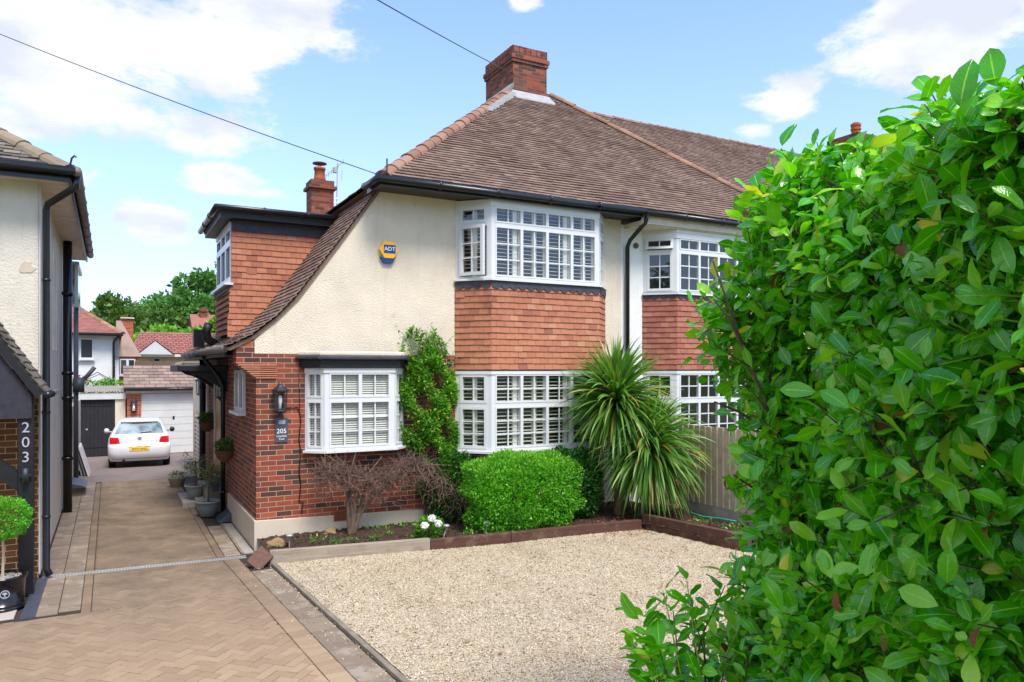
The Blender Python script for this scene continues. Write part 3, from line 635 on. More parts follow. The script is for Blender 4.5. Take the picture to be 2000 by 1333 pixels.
def bay(house, pts, z0, zt0, zt1, z1, cols, topbars, lowbars, slat, sill=True, open_low=False, open_top=False, head=.10, blinds=True, single=None):
    fr, gz, sh = MB(), MB(), MB()
    band(fr, pts, z1-head, z1, .02); zz = z1-head
    for i in range(len(pts)-1):
        A, B, n, L = seg(pts, i); nc = cols if i == 1 else 1; e = ((.035 if L < .4 else .075) if i != 1 else .07)
        fr.wbox(A, B, n, 0, e, z0, zz, -.07, .004); fr.wbox(A, B, n, L-e, L, z0, zz, -.07, .004)
        cw = (L-2*e)/nc
        for c in range(nc):
            s0, s1 = e+c*cw, e+(c+1)*cw; f_ = .026 if i == 1 or L < .4 else .045
            if c: fr.wbox(A, B, n, s0-.018, s0+.018, z0, zz, -.06, .0)
            if i == 0 and open_top: pass
            else: light(fr, gz, A, B, n, s0, s1, zt1, zz, topbars[0], topbars[1], f_)
            if i == 0 and open_low: pass
            else: light(fr, gz, A, B, n, s0, s1, z0+.04, zt0, lowbars[0], lowbars[1], f_)
            if blinds:
                if slat == 'shutter':
                    if s1-s0 > .3: 
                        mid_ = (s0+s1)/2 if i != 1 else s0+cw*(.55 if c % 2 else .8); slats(sh, A, B, n, s0, mid_, z0+.04, zz, .062, R(14), .052); slats(sh, A, B, n, mid_, s1, z0+.04, zz, .062, R(14), .052)
                    else: slats(sh, A, B, n, s0, s1, z0+.04, zz, .06, R(22), .058)
                else: slats(sh, A, B, n, s0, s1, z0+.02, zz, .034, R(55), .032, off=-.06, stiles=False, th=.002)
        fr.wbox(A, B, n, e, L-e, zt0, zt1, -.06, .006); fr.wbox(A, B, n, e, L-e, z0, z0+.04, -.06, .004)
    f = fr.build('bay_window', 'upvc', house)
    gz.build('glass', 'glass', f)
    if blinds: sh.build('shutters' if slat == 'shutter' else 'blind', 'blind', f)
    if sill: s_ = MB(); band(s_, pts, z0-.035, z0, .065); s_.build('sill', 'upvc', f)
    A, B, n, L = seg(pts, 0); e = .075
    if open_low:      # casement ajar, hinged on its left stile
        c1, c2 = MB(), MB(); A2, B2 = Vector(A), Vector(B); t_ = (B2-A2).normalized(); H = A2+t_*e; an = R(-14); td = Vector((t_.x*math.cos(an)-t_.y*math.sin(an), t_.x*math.sin(an)+t_.y*math.cos(an))); E_ = H+td*(L-2*e)
        H = H+Vector(n)*.03; E_ = E_+Vector(n)*.03
        light(c1, c2, tuple(H), tuple(E_), (td.y, -td.x), 0, L-2*e, z0+.05, zt0-.0, *lowbars, .05); cs = c1.build('casement', 'upvc', f); c2.build('pane', 'glass', f)
    if open_top:      # top-hung fanlight pushed out
        c1, c2 = MB(), MB(); A2, B2 = Vector(A), Vector(B); light(c1, c2, A, B, n, e-.02, L-e+.02, zt1-.01, zz, 1, 0, .05)
        for mbx in (c1, c2):
            for q, v_ in enumerate(mbx.v):
                dz = zz-v_[2]; an = R(24); dn = math.sin(an)*dz; mbx.v[q] = (v_[0]+n[0]*(dn+.02), v_[1]+n[1]*(dn+.02), zz-dz*math.cos(an))
        c1.build('fanlight', 'upvc', f); c2.build('pane', 'glass', f)
    return f
def hiptiles(A, B, r, mat, name, parent, step=.32, n=7, flat=.85):
    A = Vector(A); B = Vector(B); d = (B-A); L = d.length; d.normalize(); sx_ = d.cross(Vector((0, 0, 1))).normalized(); up = sx_.cross(d).normalized(); k = int(L/step); mb_ = MB()
    for i in range(k):
        s0 = i*step; s1 = min(L, s0+step*1.12); j = rb.uniform(-.008, .008)
        vs = []
        for s_, rr in ((s0, r*1.08), (s1, r*.93)):
            for q in range(n+1):
                a = PI*q/n-.0; vs.append(A+d*s_+sx_*math.cos(a)*rr+up*(math.sin(a)*rr*flat-r*.35+j))
        for s_, rr in ((s0, r*.9),):
            for q in range(n+1): a = PI*q/n; vs.append(A+d*s_+sx_*math.cos(a)*rr+up*(math.sin(a)*rr*flat-r*.45+j))
        m_ = n+1
        mb_.add(vs, [(q, q+1, m_+q+1, m_+q) for q in range(n)]+[(2*m_+q, 2*m_+q+1, q+1, q) for q in range(n)])
    return mb_.build(name, mat, parent)
def gutter(pts, parent, mat='gutter_black', r=.058, name='gutter', brk=True):
    mb_ = MB(); mb_.tube(pts, r, 8)
    if brk:
        for i in range(len(pts)-1):
            a, c = Vector(pts[i]), Vector(pts[i+1]); L = (c-a).length; k = int(L/1.0)
            for j in range(1, k+1): p = a+(c-a)*(j/(k+1)); d = (c-a).normalized(); mb_.tube([p-d*.02, p+d*.02], r*1.2, 8)
    return mb_.build(name, mat, parent, True)
# ================================================================ HOUSE 205
YF = 11.14
H = thing('semi_detached_house', 'cream rendered house with red brick corner, hipped tiled roof and steep side dormer', 'house', (5, 11.14, 0))
w1 = MB()
rk = [(1.83, 3.03), (1.97, 3.17), (2.19, 3.37), (2.455, 3.63), (3.74, 5.42)]
fp = [(1.83, 2.83), (8.36, 2.83), (8.36, 5.42)]+rk[::-1]
w1.prism([(x, YF, z) for x, z in fp], (0, .25, 0)); w1.box(4.99, 8.36, YF, YF+.25, 0, 2.83)
w1.build('rendered_wall', 'render_cream', H)
w2 = MB(); w2.box(1.85, 4.99, YF+.002, YF+.25, .3, 2.83); w2.box(1.85, 2.1, YF+.25, 18.6, .0, 3.0)
w2.build('brick_wall', 'brick_red', H)
kn = MB(); kn.box(1.58, 1.828, YF, YF+.34, 2.68, 3.03); kn.hexa([(1.86, YF-.012, 2.47), (1.9, YF-.012, 2.47), (1.9, YF+.34, 2.47), (1.86, YF+.34, 2.47)], [(1.60, YF-.012, 2.68), (1.9, YF-.012, 2.68), (1.9, YF+.34, 2.68), (1.60, YF+.34, 2.68)])
kn.box(1.828, 1.86, YF-.003, YF+.25, 2.68, 2.83)
kn.build('kneeler', 'brick_red', H)
kt = MB()
for i in range(7): z = 2.47+i*.031; kt.box(1.845-i*.04, 2.14, YF-.016, YF+.345, z, z+.017)
kt.build('corbel_tiles', 'tiles_hung', H)
pl = MB(); pl.hexa([(1.82, YF-.028, -.05), (5.4, YF-.028, -.05), (5.4, YF+.1, -.05), (1.82, YF+.1, -.05)], [(1.82, YF-.028, .42), (5.4, YF-.028, .33), (5.4, YF+.1, .33), (1.82, YF+.1, .42)])
pl.box(1.82, 1.9, YF+.1, 13.9, -.05, .42); pl.build('plinth', 'render_plinth', H, bevel=.006)
ab = MB(); ab.box(2.97, 3.2, YF-.034, YF, .30, .46); abo = ab.build('air_brick', 'terracotta', H); a2 = MB()
for i in range(8):
    for j in range(5): a2.box(2.985+i*.026, 3.0+i*.026, YF-.037, YF-.03, .315+j*.028, .33+j*.028)
a2.build('air_holes', 'interior', abo)
# big two-storey bay
BP = [(5.0, YF), (5.43, 10.70), (7.55, 10.70), (7.98, YF)]
bb = MB(); bb.prism([(p[0]+(0.0), p[1]+.01, 2.57) for p in BP], (0, 0, 1.42)); bb.build('bay_core', 'concrete_dark', H)
th_ = MB()
for i in range(3):
    A, B, n, L = seg(BP, i); tiles(th_, (A[0], A[1], 2.60), (B[0]-A[0], B[1]-A[1], 0), (0, 0, 1), (n[0], n[1], .0), 14, .1, .165, lambda h, L=L: (-.012, L+.012), th=.012, lift=.026, seed=i+3, jit=.003)
th_.build('hung_tiles', 'tiles_hung', H)
def apron(pts, z0, z1, name, sc=.165, amp=.05, hang=.03):
    mb_ = MB()
    for i in range(3):
        A, B, n, L = seg(pts, i); t_ = Vector((B[0]-A[0], B[1]-A[1])).normalized(); P = lambda q, d, z: (A[0]+t_.x*q+n[0]*d, A[1]+t_.y*q+n[1]*d, z)
        k = max(1, round(L/sc)); w_ = L/k
        for j in range(k):
            for q in range(6):
                a0, a1 = q/6, (q+1)/6; f_ = lambda a: z0-amp*math.sin(PI*a)**.8+.01*math.sin(j*3.1)
                mb_.hexa([P((j+a0)*w_, hang+.006, f_(a0)), P((j+a1)*w_, hang+.006, f_(a1)), P((j+a1)*w_, hang-.02, f_(a1)), P((j+a0)*w_, hang-.02, f_(a0))], [P((j+a0)*w_, hang, z1), P((j+a1)*w_, hang, z1), P((j+a1)*w_, hang-.03, z1), P((j+a0)*w_, hang-.03, z1)])
    return mb_
apron(BP, 3.96, 4.05, '').build('lead_apron', 'lead', H)
bay(H, BP, 4.08, 4.94, 4.995, 5.36, 4, (1, 0), (1, 2), 'shutter', open_low=True, head=.11)
bay(H, BP, 1.27, 1.99, 2.05, 2.57, 4, (1, 1), (1, 2), 'shutter', head=.05)
bs = MB(); bs.prism([(p[0], p[1]+.012, 0) for p in BP], (0, 0, 1.235)); bs.build('bay_base', 'brick_red', H)
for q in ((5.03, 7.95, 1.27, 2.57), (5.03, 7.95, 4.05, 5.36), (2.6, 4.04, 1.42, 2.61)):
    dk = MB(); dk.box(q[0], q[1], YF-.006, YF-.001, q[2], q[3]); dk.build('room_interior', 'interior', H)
# small bay
SP = [(2.55, YF), (2.78, 10.91), (3.86, 10.91), (4.09, YF)]
bay(H, SP, 1.40, 2.13, 2.18, 2.62, 2, (1, 0), (1, 2), 'venetian', head=.07)
lt = MB(); band(lt, [(2.47, YF), (2.70, 10.86), (3.94, 10.86), (4.17, YF)], 2.62, 2.75, .0); lt.build('black_lintel', 'black_paint', H, bevel=.01)
lt = MB(); band(lt, [(2.42, YF), (2.66, 10.82), (3.98, 10.82), (4.22, YF)], 2.752, 2.80, .03); lt.build('lead_flashing', 'lead', H, bevel=.012)
lt = MB(); band(lt, [(2.44, YF), (2.68, 10.84), (3.96, 10.84), (4.2, YF)], 2.802, 2.87, .0); lt.build('canopy_top', 'render_cream', H, bevel=.02)
# main roof -------------------------------------------------
C0 = (3.52, 10.55, 5.47); AL = (8.2, 14.9, 9.07); AR = (8.95, 14.9, 9.07); C1 = (13.15, 10.55, 5.47); C2 = (13.15, 19.25, 5.47); C3 = (3.52, 19.25, 5.47)
core = MB(); dz = -.05; q = lambda p: (p[0], p[1], p[2]+dz)
core.add([q(C0), q(C1), q(C2), q(C3), q(AL), q(AR)], [(0, 1, 5, 4), (1, 2, 5), (2, 3, 4, 5), (3, 0, 4), (0, 3, 2, 1)]); core.build('roof', 'tiles_main', H); rf = bpy.data.objects['roof']
Ls = math.hypot(4.35, 3.6); vy, vz = 4.35/Ls, 3.6/Ls; rt = MB()
tiles(rt, C0, (1, 0, 0), (0, vy, vz), (0, -vz, vy), int(Ls/.1), .1, .165, lambda h: ((AL[0]-C0[0])*h/Ls, C1[0]-C0[0]-(C1[0]-AR[0])*h/Ls), seed=11, jit=.0045, wave=.012, lift=.042, th=.02)
Ll = math.hypot(4.68, 3.6); lx, lz = 4.68/Ll, 3.6/Ll
tiles(rt, C0, (0, 1, 0), (lx, 0, lz), (-lz, 0, lx), int(Ll/.1), .1, .165, lambda h: (4.35*h/Ll, 8.7-4.35*h/Ll), seed=12, jit=.006, lift=.03)
rt.build('roof_tiles', 'tiles_main', rf)
hiptiles((C0[0]+.03, C0[1]+.03, C0[2]+.03), (AL[0]-.25, AL[1]-.24, AL[2]-.17), .125, 'ridge_tiles', 'hip_tiles', rf, .31)
hiptiles((C1[0], C1[1], C1[2]+.03), (AR[0]+.1, AR[1]-.1, AR[2]-.03), .10, 'ridge_tiles', 'hip_tiles', rf, .31)
hiptiles((C3[0], C3[1], C3[2]+.03), (AL[0], AL[1], AL[2]), .10, 'ridge_tiles', 'hip_tiles', rf, .31)
mo = MB(); hA = Vector((C0[0], C0[1], C0[2])); hB = Vector(AL)      # pale mortar under the upper hip
for i in range(26):
    a = hA.lerp(hB, .66+i*.0115); mo.box(a.x+.05, a.x+.21+rb.uniform(-.03, .02), a.y-.09, a.y+.03, a.z-.02, a.z+.045)
mo.build('hip_mortar', 'pale_flashing', rf)
# catslide
PR = [(1.42, 2.92), (1.78, 3.10), (2.12, 3.38), (2.40, 3.68), (3.0, 4.50), (3.66, 5.42)]
cs = MB(); pts = [(x, 11.12, z-.03) for x, z in PR]+[(3.70, 11.12, 5.37), (3.055, 11.12, 4.455), (2.455, 11.12, 3.63), (2.165, 11.12, 3.33), (1.82, 11.12, 3.04), (1.5, 11.12, 2.87)]
cs.prism(pts, (0, 7.4, 0)); cso = cs.build('side_roof', 'tiles_main', H); ct = MB()
for i in range(5):
    a, c = Vector((PR[i][0], 0, PR[i][1])), Vector((PR[i+1][0], 0, PR[i+1][1])); v_ = (c-a); L = v_.length; v_.normalize()
    tiles(ct, (a.x, 11.07, a.z), (0, 1, 0), v_, (-v_.z, 0, v_.x), max(1, round(L/.1)), L/max(1, round(L/.1)), .165, lambda h: (0, 7.42), seed=20+i, jit=.006, lift=.03, th=.014)
ct.build('side_tiles', 'tiles_main', cso)
vg = MB()
for i in range(5): a, c = PR[i], PR[i+1]; vg.hexa([(a[0]+.03, 11.09, a[1]-.13), (c[0]+.03, 11.09, c[1]-.13), (c[0]+.03, 11.139, c[1]-.13), (a[0]+.03, 11.139, a[1]-.13)], [(a[0], 11.09, a[1]-.03), (c[0], 11.09, c[1]-.03), (c[0], 11.139, c[1]-.03), (a[0], 11.139, a[1]-.03)])

# eaves
ev = MB(); ev.box(3.56, 8.44, 10.62, YF, 5.375, 5.39); ev.box(3.56, 3.9, YF, 11.5, 5.375, 5.39); ev.build('soffit', 'soffit_brown', H)
ev = MB(); ev.box(3.53, 8.44, 10.585, 10.62, 5.345, 5.49); ev.box(3.53, 3.56, 10.62, 11.25, 5.345, 5.49); ev.build('fascia', 'gutter_black', H)
gutter([(3.46, 11.15, 5.43), (3.46, 10.52, 5.43), (8.44, 10.52, 5.43)], H)
fi = MB(); fi.tube([(3.6, 10.5, 5.5), (3.6, 10.5, 5.72)], .012, 6); fi.build('gutter_bracket', 'lead', H)
# main chimney
def chimney(house, x0, x1, y0, y1, zb, zc, zt, mat='brick_chimney', corb=.05):
    c = MB(); c.box(x0, x1, y0, y1, zb, zc); c.box(x0-corb*.6, x1+corb*.6, y0-corb*.6, y1+corb*.6, zc, zc+.07); c.box(x0-corb, x1+corb, y0-corb, y1+corb, zc+.07, zc+.16); c.box(x0-.01, x1+.01, y0-.01, y1+.01, zc+.16, zt)
    return c.build('chimney', mat, house)
ch = chimney(rf, 7.85, 8.72, 14.4, 15.75, 8.0, 9.44, 9.80); c = MB()
rbx = random.Random(8)
for (a0, a1, yy, ax) in ((7.85, 8.72, 14.385, 0),):
    for i in range(6): x = 7.86+i*.145; c.box(x, x+.075, 14.374, 14.39, 9.60, 9.79)
for i in range(9): y = 14.44+i*.145; c.box(7.822, 7.84, y, y+.075, 9.60, 9.79)
c.build('soldier_bricks', 'brick_chimney', ch)
c = MB()
for (x, y, r_) in ((8.13, 14.72, .16), (8.25, 15.05, .11), (8.2, 15.3, .10), (8.1, 15.55, .11)): c.lathe((x, y, 9.72), [(r_*.85, 0), (r_*.85, .12), (r_, .13), (r_, .17), (r_*.8, .17), (r_*.8, .1)], 16)
c.build('chimney_pots', 'palm_bark', ch)
c = MB(); f_ = lambda y: 5.47+(y-10.55)*.8276
c.hexa([(7.78, 14.30, f_(14.30)+.03), (8.88, 14.30, f_(14.30)+.03), (8.85, 14.42, f_(14.42)+.03), (7.80, 14.42, f_(14.42)+.03)], [(7.80, 14.31, f_(14.30)+.07), (8.9, 14.31, f_(14.30)+.07), (8.78, 14.40, f_(14.42)+.13), (7.82, 14.40, f_(14.42)+.13)])
c.hexa([(7.62, 14.5, 8.6), (7.86, 14.5, 8.6), (7.86, 15.75, 8.6), (7.62, 15.6, 8.6)], [(7.76, 14.4, 8.90), (7.86, 14.36, 8.96), (7.86, 15.75, 8.96), (7.76, 15.6, 8.90)])
c.build('flashing', 'pale_flashing', ch)
# dormer
d = MB(); d.box(1.82, 4.1, 13.22, 15.1, 3.2, 5.2); do = d.build('dormer', 'interior', H)
def xr(z):
    for i in range(5):
        if PR[i][1] <= z <= PR[i+1][1]: t_ = (z-PR[i][1])/(PR[i+1][1]-PR[i][1]); return PR[i][0]+t_*(PR[i+1][0]-PR[i][0])
    return PR[0][0] if z < PR[0][1] else PR[-1][0]
dt = MB(); tiles(dt, (1.79, 13.2, 3.15), (1, 0, 0), (0, 0, 1), (0, -1, 0), 18, .1, .165, lambda h: (-.03*(h < .75)-.03*(h < .35), xr(3.15+h)-1.79+.03), seed=31, jit=.003, lift=.024, th=.012)
tiles(dt, (1.80, 15.12, 3.2), (0, -1, 0), (0, 0, 1), (-1, 0, 0), 8, .1, .165, lambda h: (0, 1.93), seed=32, jit=.003, lift=.03+.02, th=.012)
dt.build('cheek_tiles', 'tiles_hung', do)
d = MB(); d.box(1.80, 4.0, 13.165, 13.215, 4.93, 5.12); d.build('lead_band', 'lead', do)
d = MB(); d.box(1.58, 4.05, 12.98, 15.35, 5.20, 5.30); d.build('flat_roof', 'lead', do, bevel=.015)
d = MB(); d.box(1.60, 4.0, 13.0, 15.3, 5.12, 5.198); d.build('eaves_board', 'black_paint', do)
g_ = gutter([(3.75, 12.95, 5.27), (1.56, 12.95, 5.27), (1.53, 12.95, 5.27), (1.53, 15.4, 5.25)], do, r=.05); 
fr, gz = MB(), MB(); A, B = (1.795, 15.08), (1.795, 13.24); n = (-1, 0)
fr.wbox(A, B, n, 0, 1.84, 4.06, 4.12, -.06, .03); fr.wbox(A, B, n, 0, 1.84, 5.02, 5.1, -.06, .03)
for s0, s1 in ((.0, .62), (.62, 1.22), (1.22, 1.84)): light(fr, gz, A, B, n, s0, s1, 4.12, 4.76, 0, 0, .06); light(fr, gz, A, B, n, s0, s1, 4.76, 5.02, 0, 0, .05)
wf = fr.build('window', 'upvc', do)
gz.build('dormer_glass', 'dark_glass', do)
d = MB(); d.box(1.68, 1.82, 13.15, 15.15, 4.02, 4.058); d.build('sill', 'upvc', do)
d = MB(); d.box(1.74, 1.81, 13.2, 15.1, 3.93, 4.02); d.build('sill_lead', 'lead', do)
fl = MB(); fl.tube([(1.62, 13.9, 3.05), (1.50, 13.85, 3.12), (1.46, 13.8, 3.25), (1.5, 13.75, 3.38)], .075, 10); fl.build('soil_vent', 'black_paint', cso, True)
fl = MB(); fl.box(1.32, 1.5, 14.4, 14.6, 3.0, 3.32); fl.build('flue_box', 'gutter_black', cso)
# side fittings
gutter([(1.42, 11.16, 2.90), (1.42, 17.8, 2.90)], H, 'gutter_worn', .06)
d = MB(); d.box(1.47, 1.50, 11.48, 18.3, 2.79, 2.90); d.box(1.50, 1.85, 11.48, 18.3, 2.80, 2.815); d.build('side_fascia', 'soffit_brown', H)
d = MB(); d.tube([(1.44, 14.05, 2.85), (1.50, 14.05, 2.72), (1.70, 14.02, 2.45), (1.76, 14.0, 2.30), (1.76, 14.0, .05)], .042, 10)
for z in (2.2, 1.2, .4): d.lathe((1.76, 14.0, z), [(.052, 0), (.052, .05)], 12)
d.build('downpipe', 'gutter_black', H, True)
d = MB(); d.tube([(1.72, 16.9, 2.85), (1.72, 16.9, .02)], .062, 12); d.tube([(1.72, 16.9, 2.2), (1.72, 16.9, 2.28)], .075, 12); d.build('soil_pipe', 'gutter_black', H, True)
fr, gz = MB(), MB(); A, B = (1.82, 13.0), (1.82, 12.08); light(fr, gz, A, B, (-1, 0), 0, .46, 1.93, 2.59, 0, 0, .07); light(fr, gz, A, B, (-1, 0), .46, .92, 1.93, 2.59, 0, 0, .07); fr.wbox(A, B, (-1, 0), -.03, .95, 1.88, 1.93, -.04, .09)
wf = fr.build('side_window', 'upvc', H); gz.build('glass', 'dark_glass', wf)
fr, gz = MB(), MB(); A, B = (1.82, 17.7), (1.82, 16.9); light(fr, gz, A, B, (-1, 0), 0, .8, 1.6, 2.5, 0, 0, .06); fr.wbox(A, B, (-1, 0), -.03, .83, 1.55, 1.6, -.04, .1); wf = fr.build('side_window', 'upvc', H); gz.build('glass', 'dark_glass', wf)
fr = MB(); fr.box(1.79, 1.85, 14.55, 14.62, .35, 2.45); fr.box(1.79, 1.85, 15.5, 15.57, .35, 2.45); fr.box(1.79, 1.85, 14.62, 15.5, 2.38, 2.45); f_o = fr.build('door_frame', 'white_paint', H); d = MB(); d.box(1.815, 1.85, 14.62, 15.5, .35, 2.38); d.build('front_door', 'timber_door', H)
d = MB(); d.box(1.03, 1.85, 14.02, 15.9, 2.56, 2.68); cn = d.build('porch_canopy', 'black_paint', H, bevel=.02)
for yy in (14.1, 15.75):
    d = MB(); pr = [(1.85, 2.56), (1.22, 2.56), (1.30, 2.50), (1.42, 2.47), (1.52, 2.42), (1.62, 2.35), (1.72, 2.28), (1.80, 2.22), (1.85, 2.22)]
    d.prism([(x, yy, z) for x, z in pr], (0, .06, 0)); d.build('bracket', 'black_paint', cn)
stp = MB(); stp.box(1.42, 1.85, 14.5, 16.4, -.03, .15); stp.box(1.58, 1.85, 14.9, 16.4, .15, .32); stp.box(1.20, 1.42, 15.2, 16.4, -.03, .10); stp.build('door_steps', 'concrete', H, bevel=.01)
bc = MB(); bc.hexa([(1.60, 13.35, 0), (1.82, 13.35, 0), (1.82, 13.95, 0), (1.62, 13.95, 0)], [(1.66, 13.38, .05), (1.82, 13.38, .15), (1.82, 13.92, .15), (1.68, 13.92, .05)]); tag(bc.build('gully_cover', 'slate_plate', bevel=.01), 'sloping dark grey gully cover at the foot of the side downpipe', 'gully cover')
# cable down the brick front
cb = MB(); pts = [(2.26, YF-.012, 2.03), (2.44, YF-.012, 2.04), (2.47, YF-.012, 1.95)]+[(2.47+.012*math.sin(i*1.7), YF-.013, 1.95-i*.13) for i in range(1, 11)]+[(2.52, YF-.02, .63), (2.50, YF-.02, .55), (2.50, YF-.02, .46)]
cb.tube(pts, .009, 6); cb.tube([(2.47, YF-.01, 2.83), (2.46, YF-.01, 2.4), (2.47, YF-.01, 2.0)], .005, 5); cb.build('cable', 'gutter_black', H, True)
rebase(H)
# ================================================================ ATTACHED NEIGHBOUR
Hn = thing('attached_house', 'white rendered attached house with matching tile hung bay behind the laurel hedge', 'house', (10, 11.14, 0))
w = MB(); w.box(8.36, 13.0, YF, YF+.25, 0, 5.3); w.build('wall', 'render_white', Hn)
NP_ = [(8.88, YF), (9.32, 10.70), (11.42, 10.70), (11.85, YF)]
w = MB(); w.prism([(p[0], p[1]+.01, 2.57) for p in NP_], (0, 0, 1.42)); w.build('bay_core', 'concrete_dark', Hn)
w = MB()
for i in range(3):
    A, B, n, L = seg(NP_, i); tiles(w, (A[0], A[1], 2.60), (B[0]-A[0], B[1]-A[1], 0), (0, 0, 1), (n[0], n[1], 0), 14, .1, .165, lambda h, L=L: (-.012, L+.012), th=.012, lift=.026, seed=i+43, jit=.003)
w.build('hung_tiles', 'tiles_hung_dark', Hn); apron(NP_, 3.97, 4.05, '').build('lead_apron', 'lead', Hn)
bay(Hn, NP_, 4.04, 4.80, 4.85, 5.16, 4, (1, 0), (1, 2), '', open_top=True, head=.10, blinds=False)
bay(Hn, NP_, 1.27, 1.99, 2.05, 2.57, 4, (1, 1), (1, 2), '', head=.05, blinds=False)
w = MB(); w.prism([(p[0], p[1]+.012, 0) for p in NP_], (0, 0, 1.235)); w.build('bay_base', 'brick_red', Hn)
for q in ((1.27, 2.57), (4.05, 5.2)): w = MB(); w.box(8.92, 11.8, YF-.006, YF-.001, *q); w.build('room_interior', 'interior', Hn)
w = MB(); w.box(8.442, 13.1, 10.64, YF, 5.22, 5.30); w.build('soffit', 'soffit_cream', Hn); w = MB(); w.box(8.442, 13.1, 10.60, 10.639, 5.24, 5.42); w.build('fascia', 'soffit_cream', Hn)
w = MB(); band(w, NP_, 5.16, 5.22, .03); w.build('bay_head', 'white_paint', Hn)
gutter([(8.44, 10.52, 5.42), (13.1, 10.52, 5.41)], Hn)
w = MB(); w.tube([(8.50, 10.52, 5.40), (8.50, 10.60, 5.25), (8.47, 11.0, 5.0), (8.46, 11.07, 4.88), (8.46, 11.07, .1)], .04, 10); w.build('downpipe', 'gutter_black', Hn, True)
w = MB(); w.lathe((8.70, YF-.03, 4.93), [(.03, -.03), (.055, 0), (.055, .03)], 12, ax='y'); w.build('vent_cap', 'palm_bark', Hn, True)
rebase(Hn)
# ================================================================ TERRACE BEHIND
Ht = thing('terraced_house', 'long brown tiled roof with lichened ridge rising behind the hipped roof', 'house', (16, 16, 0))
w = MB(); w.box(10.2, 24, 12.6, 20.5, 0, 6.0); w.build('wall', 'render_white', Ht)
w = MB(); w.add([(9.6, 11.9, 5.42), (24.5, 11.9, 5.42), (24.5, 16.5, 9.45), (9.6, 16.5, 9.45), (9.6, 21.1, 5.42), (24.5, 21.1, 5.42)], [(0, 1, 2, 3), (3, 2, 5, 4), (0, 3, 4), (1, 5, 2), (0, 4, 5, 1)]); r2 = w.build('roof', 'tiles_main', Ht)
w = MB(); L2 = math.hypot(4.6, 4.03); tiles(w, (9.6, 11.9, 5.47), (1, 0, 0), (0, 4.6/L2, 4.03/L2), (0, -4.03/L2, 4.6/L2), int(L2/.1), .1, .165, lambda h: (0, 14.9), seed=51, jit=.0045, wave=.015, lift=.042, th=.02); w.build('roof_tiles', 'tiles_main', r2)
hiptiles((9.6, 16.5, 9.49), (24.5, 16.5, 9.49), .10, 'ridge_tiles', 'ridge_capping', r2, .31)
chimney(r2, 21.7, 23.2, 16.0, 17.2, 8.5, 10.0, 10.45, corb=.06); w = MB(); w.lathe((22.25, 16.5, 10.4), [(.16, 0), (.14, .3), (.17, .32), (.17, .38), (.14, .4), (.17, .46), (.17, .52), (.1, .58)], 14); w.build('chimney_pot', 'terracotta', r2)
rebase(Ht)
# ================================================================ HOUSE 203
Hl = thing('rendered_house', 'weathered cream rendered house at the left edge with black downpipes and tiled porch', 'house', (-2, 11, 0))
w = MB(); w.box(-6, -.78, 10.93, 18.6, 2.6, 4.96); w.box(-.95, -.78, 11.02, 18.6, 0, 2.6); w.build('wall', 'render_old', Hl)
w = MB(); w.box(-6, -.785, 10.925, 11.02, 0, 2.6); w.build('brick_wall', 'brick_brown', Hl)
w = MB(); w.box(-.784, -.765, 10.93, 11.0, .05, 4.9); w.build('corner_bead', 'white_paint', Hl)
e0 = (-.40, 10.52, 5.05); w = MB(); w.add([(-.42, 10.55, 5.0), (-.42, 18.2, 5.0), (-4.4, 14.4, 7.7), (-7, 10.55, 5.0), (-7, 14.4, 7.7), (-7, 18.2, 5.0)], [(3, 0, 2, 4), (0, 1, 2), (1, 5, 4, 2), (0, 3, 5, 1)]); r3 = w.build('roof', 'tiles_grey', Hl)
w = MB(); Lq = math.hypot(3.85, 2.7); tiles(w, (-7, 10.55, 5.03), (1, 0, 0), (0, 3.85/Lq, 2.7/Lq), (0, -2.7/Lq, 3.85/Lq), int(Lq/.11), .11, .175, lambda h: (0, 6.58-3.98*h/Lq), seed=61, jit=.008, lift=.03); w.build('roof_tiles', 'tiles_grey', r3)
hiptiles((-.42, 10.55, 5.05), (-4.4, 14.4, 7.75), .12, 'ridge_old', 'hip_tiles', r3, .4)
w = MB(); w.tube([(-.43, 10.5, 5.08), (-.41, 10.47, 5.17), (-.38, 10.45, 5.20), (-.36, 10.45, 5.18)], .012, 6); w.build('hip_iron', 'lead', r3)
w = MB(); w.box(-6, -.45, 10.6, 10.93, 4.93, 4.96); w.box(-.78, -.45, 10.93, 18.3, 4.93, 4.96); w.build('soffit', 'soffit_cream', Hl)
w = MB(); w.box(-6, -.43, 10.565, 10.6, 4.90, 5.04); w.box(-.45, -.42, 10.6, 18.3, 4.90, 5.04); w.build('fascia', 'gutter_black', Hl)
gutter([(-6, 10.50, 5.02), (-.37, 10.50, 5.02)], Hl, r=.06); gutter([(-.36, 10.46, 5.02), (-.36, 17.9, 4.99)], Hl, 'gutter_worn', r=.06)
w = MB(); w.tube([(-.36, 10.55, 4.98), (-.37, 10.55, 4.84), (-.44, 10.62, 4.80), (-.68, 10.86, 4.66), (-.70, 10.88, 4.58), (-.70, 10.88, .12), (-.66, 10.84, .04)], .042, 10)
for z in (3.7, 2.05, .75): w.lathe((-.70, 10.88, z), [(.05, 0), (.05, .03)], 12)
w.build('downpipe', 'gutter_black', Hl, True)
w = MB(); w.tube([(-.68, 15.7, 4.93), (-.68, 15.7, .0)], .075, 12)
for z in (3.95, 2.5, 2.05, .95): w.lathe((-.68, 15.7, z), [(.092, 0), (.092, .06)], 14)
w.build('soil_pipe', 'gutter_black', Hl, True)
